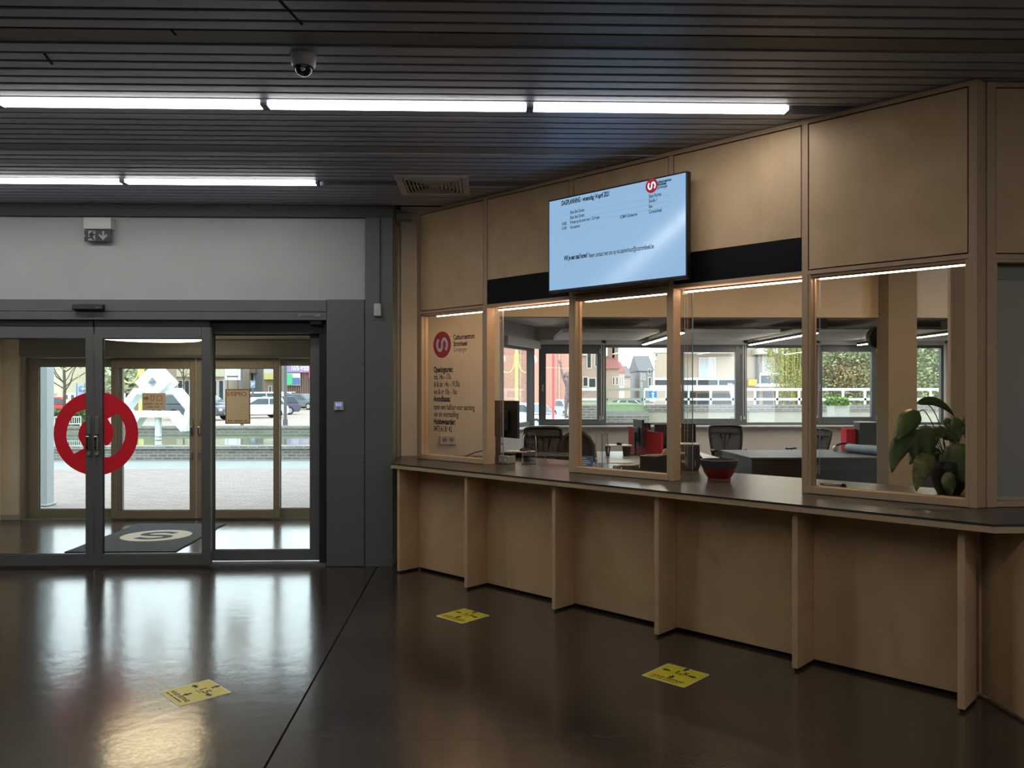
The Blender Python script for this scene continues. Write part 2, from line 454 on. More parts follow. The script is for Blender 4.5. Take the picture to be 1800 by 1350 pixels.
# entrance wall: white upper part, dark fascia, anthracite side panel and pillar
build(MB().box(-9.5, -1.19, DW+.03, DW+.24, 2.508, 3.288), 'wall_front', 'white_wall', kind='structure')
build(MB().box(-9.5, -.92, DW-.02, DW+.24, 3.288, 3.56), 'trim_1', 'fascia', kind='structure')
build(MB().box(-9.5, -6.6, DW+.03, DW+.24, 0, 2.508), 'wall_front_left', 'white_wall', kind='structure')
sp = root('wall_front_cladding', 'anthracite metal cladding panel and pillar beside the sliding doors', kind='structure', at=(-1.3, DW, 0))
build(MB().box(-1.545, -1.192, DW-.02, DW+.26, .004, 2.515), 'cladding_panel', 'anth', sp, bevel=.003)
build(MB().box(-1.186, -.925, DW-.015, DW+.62, 0, 3.288), 'pillar', 'anth', sp, bevel=.003)
build(MB().box(-1.192, -1.186, DW+.0, DW+.2, 0, 2.515), 'joint_strip', 'void', sp)
for (x, z) in ((-1.2, 1.9), (-1.2, .98), (-1.2, .3)):
    build(MB().cyl((x-.006, DW-.022, z), (x-.006, DW-.019, z), .005, 8), 'screw', 'black_pl', sp)
# wall behind the left end of the kiosk (carries the socket)
WS = 8.20
build(MB().box(-.918, .09, WS, WS+.14, 0, 3.56), 'wall_kiosk_left', 'cream_wall', kind='structure')
# vestibule shell
build(MB().box(-6.47, -6.27, DW+.24, OD+.1, 0, 2.6), 'wall_vestibule_left', 'vest_wall', kind='structure')
build(MB().box(-1.62, -1.45, DW+.26, OD+.1, 0, 2.6), 'wall_vestibule_right', 'vest_wall', kind='structure')
build(MB().box(-6.27, wx(44, OD), OD-.06, OD+.12, 0, 2.6).box(-6.27, -1.62, OD-.02, OD+.12, 2.33, 3.56), 'wall_vestibule_outer', 'vest_wall', kind='structure')
build(MB().box(-6.27, wx(44, OD), OD-.075, OD-.06, .002, .07), 'baseboard_vestibule', 'white_wall', kind='structure')
build(MB().box(-6.47, -1.45, DW+.24, OD+.12, 2.366, 2.5), 'ceiling_vestibule', 'vest_wall', kind='structure')

# ---- slatted metal ceiling with flat service troughs and lamp troughs
ce = root('ceiling', 'dark grey slatted metal ceiling with flat service troughs', kind='structure', at=(0, 0, CEIL))
build(MB().box(-9.5, 9.2, -6.5, OD, 3.53, 3.555), 'ceiling_backing', 'void', ce)
PITCH, HALF = .1055, .915
SL0, SL1 = -9.45, 5.6
def slat_mesh():
    h = .0420
    m_ = MB().prism([(-h, .0), (-h+.004, -.003), (h-.004, -.003), (h, .0), (h, .016), (h-.002, .016), (h-.002, .002), (-h+.002, .002), (-h+.002, .016), (-h, .016)], SL0, SL1, 'YZ')
    return m_
first_slat = None
row = 4.93
yc = []
for k in range(-9, 3):
    yc.append(row + k * HALF)
for y0 in yc:
    for j in range(7):
        y = y0 + .09 + (j + .5) * PITCH
        if y > DW - .03: continue
        if first_slat is None:
            first_slat = build(slat_mesh(), 'slat', 'slat', ce, smooth=False)
            for v in first_slat.data.vertices: v.co.z += CEIL - 0.0
            first_slat.location = (0, y, 0)
        else:
            c = first_slat.copy(); COL.objects.link(c); c.parent = ce; c.location = (random.uniform(-.01, .01), y, random.uniform(-.0008, .0008))
LIT = [4.93 + 2 * HALF * k for k in (-4, -2, 0, 1)]
for i, y0 in enumerate(yc):
    if min(abs(y0 - l) for l in LIT) > .1:
        build(MB().box(SL0, SL1, y0-.082, y0+.06, CEIL-.004, CEIL+.012), 'trough_plank', 'plank', ce)
        build(MB().box(SL0, SL1, y0+.066, y0+.084, CEIL-.012, CEIL+.01), 'track_rail', 'slat', ce)
    else:
        build(MB().box(SL0, SL1, y0-.088, y0-.066, CEIL-.004, CEIL+.05), 'trough_lip', 'slat', ce)
        build(MB().box(SL0, SL1, y0+.066, y0+.088, CEIL-.012, CEIL+.05), 'trough_lip', 'slat', ce)
        build(MB().box(SL0, SL1, y0-.066, y0+.066, CEIL+.045, CEIL+.055), 'trough_back', 'slat', ce)
# wide flat strip before the entrance wall and cross-seams
build(MB().box(-6.0, -.97, -.003, .003, CEIL-.004, CEIL+.001), 'seam', 'void', ce).location = (0, 6.2, 0)
for (u0, v0, u1, v1) in ((492, 0, 531, 42), (78, 93, 92, 112), (302, 52, 309, 60)):
    A, B = gp(u0, v0, CEIL), gp(u1, v1, CEIL)
    build(MB().bar((A[0], A[1], CEIL-.004), (B[0], B[1], CEIL-.004), .012, .004), 'panel_seam', 'void', ce)

# ---- fluorescent lamps, one luminaire per segment
def lamp_proto(L=1.612):
    r_ = root('fluorescent_lamp', '', 'lamp', at=(0, 0, 0), local=True)
    build(MB().box(-L/2+.001, L/2-.001, -.062, .062, .016, .04), 'housing', 'white_pl', r_)
    build(MB().box(-L/2+.028, L/2-.028, -.040, .040, -.022, .014), 'diffuser', 'lamp', r_, bevel=.004)
    for sx in (-1, 1):
        build(MB().box(sx*(L/2-.011)-.010, sx*(L/2-.011)+.010, -.05, .05, -.026, .03), 'end_bracket', 'anth', r_)
    return r_
proto = lamp_proto(); used = False
rows = {4.93: [1.85 - 1.612 * (k + .5) for k in range(6)], 6.76: [-1.44 - 1.612 * (k + .5) for k in range(4)],
        1.27: [5.07 - 1.612 * k for k in range(5)], -2.39: [5.07 - 1.612 * k for k in range(4)]}  # both rows added out of view to light the counter and kiosk fronts
ORDER = ['nearest the wooden panels', 'second from the wooden panels', 'third from the wooden panels', 'fourth from the wooden panels', 'fifth from the wooden panels', 'sixth from the wooden panels']
RN = {4.93: 'long front ceiling row', 6.76: 'short ceiling row above the entrance', 1.27: 'added unseen row overhead', -2.39: 'added unseen rear row'}
for y, xs in rows.items():
    for i, x in enumerate(xs):
        o = proto if not used else copy_tree(proto); used = True
        o.location = (x, y, CEIL)
        tag(o, 'white fluorescent lamp %s in the %s' % (ORDER[i] if y != 6.76 else ('rightmost', 'second from the right', 'third from the right', 'fourth from the right')[i], RN[y]), 'lamp', 'fluorescent lamps in the slatted ceiling')

# ---- inner sliding doors
def leaf(parent, name, x0, x1, y, z0, z1, l, r_, t, b, m, depth=.05, gm='glass'):
    f = build(MB().frame(x0, x1, z0, z1, y, y+depth, l, r_, t, b), name, m, parent, bevel=.003)
    build(MB().box(x0+l-.004, x1-r_+.004, y+depth*.4, y+depth*.6, z0+b-.004, z1-t+.004), 'glass_pane', gm, f)
    build(MB().frame(x0+l-.002, x1-r_+.002, z0+b-.002, z1-t+.002, y+depth*.3, y+depth*.7, .008, .008, .008, .008), 'gasket', 'black_pl', f)
    return f
d1 = root('door_1', 'dark grey automatic sliding glass doors of the hall', kind='structure', at=(-3.7, DW, 0))
build(MB().box(-9.4, -1.545, DW-.03, DW+.24, 2.398, 2.507), 'header_cover', 'anth', d1, bevel=.003)
build(MB().box(-9.4, -1.545, DW-.026, DW+.24, 2.319, 2.394), 'header_rail', 'anth', d1, bevel=.003)
build(MB().box(-6.6, -1.60, DW+.05, DW+.20, 2.20, 2.319), 'header_recess', 'black_sat', d1)
build(MB().box(-4.70, -3.722, DW+.0, DW+.05, 2.257, 2.316).box(-3.708, -2.64, DW+.0, DW+.05, 2.257, 2.316), 'carriage_rail', 'anth_d', d1)
lf1 = leaf(d1, 'sliding_leaf', -3.706, -2.632, DW+.0, .02, 2.253, .072, .082, .108, .105, 'anth')
lf2 = leaf(d1, 'sliding_leaf', -4.786, -3.718, DW+.0, .02, 2.253, .082, .072, .108, .105, 'anth')
fx1 = leaf(d1, 'fixed_panel', -2.72, -1.63, DW+.14, .03, 2.30, .07, .105, .11, .10, 'anth')
fx2 = leaf(d1, 'fixed_panel', -5.80, -4.71, DW+.14, .03, 2.30, .105, .07, .11, .10, 'anth')
build(MB().box(-6.6, -5.80, DW+.1, DW+.24, 0, 2.508), 'side_panel', 'anth', d1)
build(MB().box(-1.63, -1.548, DW+.06, DW+.22, .0, 2.30), 'jamb', 'anth_d', d1)
build(MB().box(-5.8, -1.56, DW+.02, DW+.20, .0, .022), 'threshold', 'alu', d1)
build(MB().box(-1.80, -1.60, DW-.031, DW-.025, 2.35, 2.375), 'name_plate', 'grey_pl', d1)
for k in range(2): build(MB().box(-1.785, -1.625 - .04*k, DW-.0325, DW-.031, 2.354+.009*(1-k), 2.358+.009*(1-k)), 'print_line', 'ink', d1)
build(MB().box(-1.70, -1.59, DW-.01, DW+.05, 2.275, 2.315), 'door_stop', 'black_pl', d1, bevel=.008)
for lfx, xx in ((lf1, -3.676), (lf2, -3.752)):
    lk = build(MB().box(xx-.014, xx+.014, DW-.022, DW, 1.25, 1.42), 'latch_plate', 'alu', lfx, bevel=.004)
    build(MB().box(xx-.020, xx+.014, DW-.040, DW-.018, 1.10, 1.235), 'latch_handle', 'chrome', lfx, bevel=.006)
    build(MB().box(xx-.012, xx+.004, DW-.042, DW-.039, 1.195, 1.215).box(xx-.012, xx+.004, DW-.042, DW-.039, 1.115, 1.135), 'latch_slot', 'black_pl', lfx)
    build(MB().box(xx-.010, xx+.014, DW-.03, DW, 1.055, 1.095), 'latch_bolt', 'grey_pl', lfx, bevel=.004)
# red logo disc on the glass, split by the stiles
def s_disc(r, mirror): return flat_curve([[(p[0]*r, p[1]*r) for p in circle(1.0)], [(p[0]*r, p[1]*r) for p in s_stroke(mirror)]])
cxl, czl, rl = wx(169, DW+.022), wz(762, DW+.022, 169), .392
dec = root('logo_decal', 'big red round logo decal on the inner sliding doors', 'decal', at=(cxl, DW+.0195, czl - rl))
def half_disc(side):
    me = s_disc(rl, True)
    bm = bmesh.new(); bm.from_mesh(me)
    for v in bm.verts: v.co = (v.co.x + cxl, DW+.0195, v.co.y + czl)
    lim = (-3.706 + .072 + .007) if side > 0 else (-3.718 - .072 - .007)
    bmesh.ops.bisect_plane(bm, geom=bm.verts[:]+bm.edges[:]+bm.faces[:], plane_co=(lim, 0, 0), plane_no=(-side, 0, 0), clear_outer=True)
    o3 = ORIG[dec.name]
    for v in bm.verts: v.co -= Vector(o3)
    bm.to_mesh(me); bm.free()
    place(me, 'decal_half', 'red', dec, o3)
half_disc(1); half_disc(-1)

# ---- outer sliding doors (across the vestibule)
d2 = root('door_2', 'champagne metal outer sliding glass doors of the vestibule', kind='structure', at=(-3.8, OD, 0))
xA, xB, xC = wx(195, OD-.1), wx(344.5, OD-.1), wx(491, OD-.1)
oz = wz(629, OD-.1, 300)
lo1 = leaf(d2, 'sliding_leaf', xA, xB-.006, OD-.10, .02, oz, .075, .075, .135, .105, 'bronze')
lo2 = leaf(d2, 'sliding_leaf', xB+.006, xC, OD-.10, .02, oz, .075, .075, .135, .105, 'bronze')
leaf(d2, 'fixed_panel', wx(47, OD), xA+.1, OD, .02, oz+.02, .15, .075, .13, .11, 'bronze')
leaf(d2, 'fixed_panel', xC-.09, -1.66, OD, .02, oz+.02, .075, .12, .11, .11, 'bronze')
build(MB().box(wx(42, OD), wx(47, OD), OD-.08, OD+.06, 0, 2.2), 'jamb', 'bronze', d2)
hdr = MB().prism([(OD-.30, 2.11), (OD-.285, 2.075), (OD-.02, 2.075), (OD-.02, 2.315), (OD-.27, 2.315), (OD-.30, 2.29)], wx(33, OD-.3), -1.66, 'YZ')
build(hdr, 'header_cover', 'anth', d2, bevel=.004)
build(MB().box(wx(47, OD), -1.66, OD-.07, OD+.08, 0, .02), 'threshold', 'alu', d2)
for lfx, xx in ((lo1, xB-.045), (lo2, xB+.045)):
    build(MB().box(xx-.014, xx+.014, OD-.125, OD-.10, 1.20, 1.30), 'latch_plate', 'bronze', lfx, bevel=.004)
    build(MB().box(xx-.020, xx+.014, OD-.140, OD-.115, 1.11, 1.20), 'latch_handle', 'chrome', lfx, bevel=.006)
    build(MB().box(xx-.012, xx+.012, OD-.12, OD-.10, .78, .87), 'lock_cylinder', 'anth', lfx, bevel=.004)

# ---- office shell: ceiling, warm-lit bulkhead, oblique facade, window wall
BH = 9.60
build(MB().box(.09, 9.2, BH, BH+.15, 2.545, 3.56), 'wall_bulkhead', 'cream_wall', kind='structure')
build(MB().box(-1.45, .09, WS+.14, WS+.20, 0, 3.56), 'wall_office_back', 'cream_wall', kind='structure')
build(MB().box(-1.9, 9.2, BH+.15, OWY+.2, 2.85, 2.95), 'ceiling_office', 'office_wall', kind='structure')
# column in front of the bulkhead
cy0 = 9.35; cx0 = wx(1562, cy0)
build(MB().box(cx0, wx(1612, cy0), cy0, cy0+.29, 0, 3.56), 'wall_column', mat('column_paint', '#8d8373', .8), kind='structure', at=(cx0, cy0, 0))
# oblique left facade
OA, OB = Vector((-1.5, 9.35, 0)), Vector((.872, 15.0, 0))
od = (OB - OA).normalized(); on = Vector((-od.y, od.x, 0))   # outwards (left)
def oblique(a, b, z0, z1, th=.2, off=0.0):
    p, q = OA + od * a + on * off, OA + od * b + on * off
    return [(p.x, p.y), (q.x, q.y), (q.x + on.x * th, q.y + on.y * th), (p.x + on.x * th, p.y + on.y * th)], z0, z1
OL = (OB - OA).length
wo = root('wall_oblique', 'white oblique office wall with a narrow window', kind='structure')
w_a, w_b = OL - 1.72, OL - .10
for seg in (oblique(0, OL, 0, 1.0), oblique(0, OL, 2.50, 2.95), oblique(0, w_a, 1.0, 2.50)):
    build(MB().prism(*seg), 'wall_section', 'white_wall', wo)
build(MB().prism(*oblique(OL-2.6, OL, .985, 1.01, .30, -.12)), 'sill', 'sill', wo)
w0 = root('window_1', 'narrow oblique office window', kind='structure')
for seg in (oblique(w_a, w_a+.07, 1.01, 2.50, .08, .06), oblique(w_b-.12, w_b+.10, 1.01, 2.50, .08, .06), oblique(w_a, w_b, 1.01, 1.09, .08, .06), oblique(w_a, w_b, 2.40, 2.50, .08, .06)):
    build(MB().prism(*seg), 'window_frame', 'win_frame', w0)
build(MB().prism(*oblique(w_a+.06, w_b-.11, 1.08, 2.41, .012, .09)), 'glass_pane', 'glass', w0)
build(MB().prism(*oblique(w_a, OL-.05, 2.44, 2.58, .07, -.08)), 'blind_box', 'blind', w0)
# window wall
build(MB().box(.872, 9.2, OWY, OWY+.2, 0, 1.0).box(.872, 9.2, OWY, OWY+.2, 2.53, 2.95).box(8.62, 9.2, OWY, OWY+.2, 1.0, 2.53), 'wall_office_front', 'office_wall', kind='structure')
build(MB().box(.75, 9.2, OWY-.14, OWY+.02, .985, 1.012), 'trim_sill', 'sill', kind='structure')
MX = [.90, wx(1061.5, OWY), wx(1190, OWY), wx(1310, OWY), wx(1437, OWY), wx(1549, OWY), 8.62]
SASH = [(960, 1050, 621.5, 737), None, (1203, 1294, 619, 736), None, (1447, 1534, 618, 733), None]
for i in range(6):
    w = root('window_%d' % (i + 2), 'office window %s' % ('with a thick opening sash' if SASH[i] else 'with a slim fixed frame'), kind='structure', at=(MX[i], OWY, 1.0))
    x0, x1 = MX[i], MX[i+1]
    build(MB().frame(x0, x1, 1.012, 2.53, OWY+.06, OWY+.14, .05, .05, .055, .05), 'window_frame', 'win_frame', w)
    if SASH[i]:
        a, b, v0, v1 = SASH[i]
        X0, X1, Z1, Z0 = wx(a, OWY), wx(b, OWY), wz(v0, OWY, a), wz(v1, OWY, a)
        s_ = build(MB().frame(x0+.03, x1-.03, 1.03, 2.51, OWY+.035, OWY+.115, X0-x0-.03, x1-.03-X1, 2.51-Z1, Z0-1.03), 'sash', 'win_frame', w, bevel=.006)
        build(MB().box(X0-.005, X1+.005, OWY+.07, OWY+.082, Z0-.005, Z1+.005), 'glass_pane', 'glass', s_)
        for hz in (1.10, 2.36):
            build(MB().cyl((x1-.07, OWY+.03, hz), (x1-.07, OWY+.03, hz+.09), .009, 8), 'hinge', 'white_pl', s_)
        build(MB().box(X0-.075, X0-.045, OWY+.0, OWY+.035, 1.65, 1.78), 'handle', 'alu', s_, bevel=.004)
    else:
        build(MB().box(x0+.045, x1-.045, OWY+.09, OWY+.102, 1.06, 2.48), 'glass_pane', 'glass', w)
for i in range(6):
    b_ = root('roller_blind', 'raised white roller blind over office window, %s' % ('first from the left corner', 'second from the left corner', 'third from the left corner', 'fourth from the left corner', 'fifth from the left corner', 'last before the right wall')[i], 'blind', at=(MX[i]+.6, OWY-.05, 2.5), group='raised roller blinds in the office')
    build(MB().box(MX[i]+.03, MX[i+1]-.03, OWY-.09, OWY-.01, 2.535, 2.615), 'blind_box', 'blind', b_)
    xx = MX[i+1] - .03
    zb = 1.18 if i != 3 else 1.2
    build(MB().tube(smooth_path([(xx-.022, OWY-.05, 2.56), (xx-.022, OWY-.05, zb+.06), (xx, OWY-.05, zb), (xx+.022, OWY-.05, zb+.06), (xx+.022, OWY-.05, 2.56)], 4), .006, 5), 'pull_cord', 'white_pl', b_)
    build(MB().box(xx-.03, xx+.04, OWY-.09, OWY+.0, 2.56, 2.60), 'bracket', 'black_pl', b_)
# acoustic ceiling rafts
for i, (a, b, lab) in enumerate(((1.15, 2.72, 'left of the first linear lamp'), (2.92, 4.70, 'between the first and second linear lamp'), (4.90, 6.73, 'between the second and third linear lamp'), (6.93, 8.9, 'near the right office wall'))):
    r_ = build(MB().prism([(12.9, 2.60), (14.85, 2.60), (14.85, 2.66), (12.9, 2.66)], a, b, 'YZ'), 'ceiling_raft', 'white_wall', at=(a, 12.9, 2.6), label='white acoustic ceiling raft %s' % lab, cat='raft', group='acoustic ceiling rafts')
for i, xl in enumerate((2.82, 4.80, 6.83)):
    l_ = root('linear_lamp', 'warm linear office lamp with black driver box, %s' % ('above the white desk', 'in the middle of the office', 'beside the column')[i], 'lamp', at=(xl, 13.2, 2.5), group='linear office lamps')
    build(MB().box(xl-.03, xl+.03, 11.7, 14.75, 2.515, 2.56), 'housing', 'black_sat', l_)
    build(MB().box(xl-.028, xl+.028, 11.72, 14.73, 2.505, 2.515), 'diffuser', 'olamp', l_)
    build(MB().box(xl-.09, xl+.09, 11.55, 11.85, 2.56, 2.72), 'driver_box', 'black_sat', l_, bevel=.008)
    for yy in (11.7, 14.3):
        build(MB().cyl((xl, yy, 2.56), (xl, yy, 2.849), .004, 6), 'suspension_wire', 'alu', l_)
ck = root('round_speaker', 'black round speaker peeking out behind the office column', 'speaker', at=(cx0-.02, cy0+.40, 2.2))
yk = cy0 + .40; xk = wx(1547, yk); zk = wz(593, yk, 1547)
build(MB().cyl((xk, yk, zk), (xk, yk+.10, zk), .135, 24), 'speaker_body', 'black_pl', ck, bevel=.01)
build(MB().cyl((xk, yk-.006, zk), (xk, yk, zk), .115, 24), 'speaker_grille', 'black_sat', ck)
build(MB().box(xk-.02, xk+.16, yk+.03, yk+.07, zk-.02, zk+.02).box(xk+.12, xk+.16, cy0+.29, yk+.07, zk-.02, zk+.02), 'speaker_bracket', 'black_pl', ck)
# ================================================================== RECEPTION KIOSK (45 degrees to the entrance wall)
TF, TB = 5.04, 5.14                     # front face of the timber studs, depth of frame
TOP = 3.40
ST = [(-6.062,-6.018), (-5.136,-5.092), (-4.146,-4.10), (-3.206,-3.166), (-2.206,-2.166), (-1.243,-1.20)]
ko = root('reception_kiosk', 'birch plywood reception kiosk wall with upper panels and glazed windows', 'kiosk', at=(-3.6, TF, .995), frame='K')
for a, b in ST:
    build(MB().box(a, b, TF, TB, .996, TOP), 'stud', 'ply_edge', ko, bevel=.0015)
build(MB().box(ST[0][0], ST[5][1], TF-.001, TB, TOP-.032, TOP), 'top_rail', 'ply_edge', ko, bevel=.0015)
for i in range(5):
    a, b = ST[i][1], ST[i+1][0]
    build(MB().box(a, b, TF, TB+.06, 2.398, 2.425), 'header_rail', 'ply_edge', ko, bevel=.0015)
    zlo = 2.645 if i in (1, 3) else 2.433
    build(MB().box(a+.007, b-.007, TF+.003, TF+.021, zlo, TOP-.039), 'upper_panel', 'ply', ko, bevel=.001)
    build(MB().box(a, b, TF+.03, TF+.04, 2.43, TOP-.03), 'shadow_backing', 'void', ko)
    if i in (1, 3):
        build(MB().box(a+.001, b-.001, TF+.002, TF+.02, 2.428, 2.641), 'black_band', 'band', ko)
    # warm LED strip under the header
    ls = build(MB().box(a+.10 if i in (0,) else a+.02, b-.012, 5.165, 5.185, 2.378, 2.388), 'led_strip', 'led', ko, bevel=.004)
    build(MB().box(a+.02, b-.012, 5.16, 5.19, 2.388, 2.398), 'led_profile', 'anth', ls)
# fixed windows in bays 1, 3, 5 with rails; open hatches in bays 2, 4
win = {}
for i in (0, 2, 4):
    a, b = ST[i][1], ST[i+1][0]
    f = build(MB().box(a, b, TF-.004, TB-.01, .998, 1.042).box(a, a+.018, TF+.004, TB-.01, 1.042, 2.398).box(b-.018, b, TF+.004, TB-.01, 1.042, 2.398).box(a, b, TF+.012, TB-.01, 2.380, 2.398), 'window_frame', 'ply_edge', ko, bevel=.0015)
    build(MB().box(a+.016, b-.016, TF+.055, TF+.061, 1.04, 2.382), 'glass_pane', 'glass_k', f)
    build(MB().frame(a+.016, b-.016, 1.038, 2.384, TF+.05, TF+.055, .007, .007, .007, .007), 'glazing_bead', 'ply', f)
    win[i] = f
for i in (1, 3):     # sliding hatch panes, pushed aside
    a = ST[i][1]
    b = a + .09
    pane = build(MB().box(a-.03, b, TB+.015, TB+.021, 1.0, 2.37), 'sliding_pane', 'acryl', ko)
    build(MB().box(b-.002, b+.002, TB+.014, TB+.022, 1.0, 2.37), 'pane_edge', 'alu', pane)
# end wall of the kiosk, inside face lit by the strips
build(MB().box(-1.243, -1.222, TB, 5.20, .997, 3.4), 'end_panel', 'ply', ko)
BLIND = vinyl('blind_grey', '#c2c5c5'); BLIND.node_tree.nodes['Mix Shader'].inputs[0].default_value = .35
# second facet, parallel to the entrance wall
Y2 = 4.455
f2 = root('kiosk_side_wall', 'plywood kiosk side wall with a frosted window at the right edge', 'kiosk', at=(2.83, Y2, .995))
PZ = K(-1.20, TF); PY = K(-1.20, TB)
build(MB().prism([(PZ[0]+.002, PZ[1]+.004), (2.795, Y2+.004), (2.795, Y2+.09), (PY[0]+.002, PY[1])], .996, TOP), 'corner_post', 'ply_edge', f2, bevel=.001)
build(MB().box(2.795, 2.845, Y2-.006, Y2+.10, .996, TOP), 'stud', 'ply_edge', f2, bevel=.0015)
for xs_ in (3.84, 4.9): build(MB().box(xs_, xs_+.045, Y2, Y2+.10, .996, TOP), 'stud', 'ply_edge', f2)
build(MB().box(2.845, 6.5, Y2-.001, Y2+.10, TOP-.032, TOP), 'top_rail', 'ply_edge', f2)
for a, b in ((2.845, 3.84), (3.885, 4.9), (4.945, 6.5)):
    build(MB().box(a, b, Y2, Y2+.10, 2.398, 2.425), 'header_rail', 'ply_edge', f2)
    build(MB().box(a+.007, b-.007, Y2+.003, Y2+.021, 2.433, TOP-.039), 'upper_panel', 'ply', f2, bevel=.001)
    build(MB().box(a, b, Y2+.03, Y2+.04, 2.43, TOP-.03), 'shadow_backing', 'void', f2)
    w_ = build(MB().frame(a, b, .998, 2.398, Y2+.004, Y2+.09, .014, .018, .018, .03), 'window_frame', 'ply_edge', f2)
    build(MB().box(a+.012, b-.016, Y2+.055, Y2+.061, 1.026, 2.382), 'glass_pane', 'glass_k', w_)
    bl = build(MB().box(a+.02, b-.02, Y2+.070, Y2+.073, 1.045, 2.30), 'lowered_blind', BLIND, f2)
    build(MB().box(a+.02, b-.02, Y2+.066, Y2+.078, 1.03, 1.05), 'blind_bottom_bar', 'white_pl', bl)
    build(MB().box(a+.02, b-.02, Y2+.065, Y2+.10, 2.29, 2.38), 'blind_cassette', 'grey_pl', bl)

# plywood partition deeper inside, behind the plant
yq = 6.3
pw = root('wall_partition', 'plywood partition inside the kiosk', kind='structure', at=(wx(1672, yq), yq, 0))
build(MB().box(wx(1672, yq), 6.5, yq, yq+.03, 0, 3.4), 'partition_board', 'ply', pw)
build(MB().box(wx(1670, yq), wx(1672, yq), yq-.005, yq+.035, 0, 3.4), 'partition_edge', 'white_pl', pw)

# lettering and logo on the first window
gw = win[0]; tg = TF + .053
XD, ZD = (1, 0, 0), (0, 0, 1)
lc = (ks(777, tg), tg, kz(777, 606, tg)); lr = .126
put_flat(flat_curve([[(p[0]*lr, p[1]*lr) for p in circle(1)], [(p[0]*lr, p[1]*lr) for p in s_stroke(False, .24)]]), 'logo_disc', 'redlogo', gw, lc, XD, ZD)
put_flat(flat_curve([[(p[0]*lr, p[1]*lr) for p in s_stroke(False, .24)]]), 'logo_stroke', 'logo_white', gw, lc, XD, ZD)
def gtext(t, u0, u1, v, size, m='ink', bold=0.0):
    a = ks(u0, tg); w = ks(u1, tg) - a
    write(t, size, m, gw, (a, tg, kz(u0, v, tg)), XD, ZD, width=w, bold=bold)
for t, u0, u1, v, b in (('Cultuurcentrum', 797, 834, 597, .002), ('Strombeek', 797, 822, 608.5, .002), ('Grimbergen', 797, 820, 619, 0)):
    gtext(t, u0, u1, v, .066, 'ink' if b else 'ink_soft', b)
for t, u0, u1, v, b in (('Openingsuren:', 762.5, 796, 654.5, .002), ('ma: 14u - 17u', 762.5, 792, 667, .0), ('di & do: 14u - 19.30u', 762.5, 808, 680, 0), ('wo & vr: 10u - 16u', 762.5, 803, 693, 0),
                        ('Avondkassa:', 762.5, 792, 705.5, .002), ('open een halfuur voor aanvang', 762.5, 834, 719.5, 0), ('van de voorstelling', 762.5, 806, 732, 0), ('Huisbewaarder:', 762.5, 800, 745, .002), ('0473 61 81 42', 762.5, 794, 757.5, 0)):
    gtext(t, u0, u1, v, .076, 'ink', b + .0012)

# ---- worktop
wt_poly = [(-.895, 7.315), (2.475, 3.885), (6.45, 3.885), (6.45, 5.05), (3.33, 5.05), (2.95, 5.42), (.145, 8.19), (-.915, 8.19), (-.915, 7.335)]
wtop = root('worktop', 'long dark laminate worktop with plywood edge running along the kiosk', 'worktop', at=(.8, 5.9, .955))
build(MB().prism([wt_poly[i] for i in range(len(wt_poly))], .984, .995), 'laminate_top', 'worktop', wtop)
inner = [(-.893, 7.318), (2.476, 3.887), (6.45, 3.887), (6.45, 5.05), (3.33, 5.05), (2.95, 5.42), (.145, 8.19), (-.913, 8.19), (-.913, 7.338)]
build(MB().prism(inner, .950, .984), 'plywood_core', 'ply_edge', wtop, bevel=.001)
# ---- counter base with fins
cb = root('counter_base', 'birch plywood counter front with projecting fins under the worktop', 'counter', at=(-3.5, 4.8, 0), frame='K')
FS = [-5.765, -4.872, -3.912, -3.005, -2.045, -1.163]
for i, s_ in enumerate(FS):
    build(MB().box(s_-.017, s_+.017, 4.575, 4.80, .018, .950), 'fin', 'ply', cb, bevel=.001)
    build(MB().box(s_-.012, s_+.012, 4.60, 4.80, 0, .018), 'fin_foot', 'black_pl', cb)
for i in range(5):
    build(MB().box(FS[i]+.017, FS[i+1]-.017, 4.80, 4.818, .022, .950), 'front_panel', 'ply', cb, bevel=.001)
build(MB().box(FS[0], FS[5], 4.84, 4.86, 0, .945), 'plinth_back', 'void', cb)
cb2 = root('counter_base', 'plywood counter fins turning the corner at the right edge', 'counter', at=(2.65, 4.0, 0))
build(MB().box(2.655, 2.69, 3.915, 4.275, .018, .950), 'fin', 'ply', cb2, bevel=.001)
for xs_ in (3.62, 4.62): build(MB().box(xs_, xs_+.035, 3.915, 4.275, .018, .950), 'fin', 'ply', cb2)
build(MB().box(2.69, 6.45, 4.275, 4.293, .022, .950), 'front_panel', 'ply', cb2)
build(MB().prism([(2.64, 4.275), (2.69, 4.275), (2.69, 4.35), (2.645, 4.31)], .02, .95), 'corner_filler', 'ply', cb2)

# ---- information screen
ts = 4.87
scx0, scx1 = ks(964, ts), ks(1208, ts)
sz0, sz1 = kz(1208, 489, ts), kz(1208, 300, ts)
tv = root('information_screen', 'large wall screen showing the day schedule in blue-white', 'screen', at=((scx0+scx1)/2, 4.95, sz0), frame='K')
build(MB().box(scx0, scx1, ts, ts+.05, sz0, sz1), 'screen_housing', 'black_pl', tv, bevel=.004)
M['screen'] = emit('screen_glow', (.30, .46, .66), 1.0)
def screen_mat():
    m = bpy.data.materials.new('screen_panel'); m.use_nodes = True
    b = m.node_tree.nodes['Principled BSDF']
    b.inputs['Base Color'].default_value = (.01, .01, .012, 1); b.inputs['Roughness'].default_value = .12
    b.inputs['Emission Color'].default_value = (.28, .47, .70, 1); b.inputs['Emission Strength'].default_value = .85
    return m
M['screen'] = screen_mat()
build(MB().box(scx0+.012, scx1-.012, ts-.002, ts+.002, sz0+.022, sz1-.012), 'screen_panel', 'screen', tv)
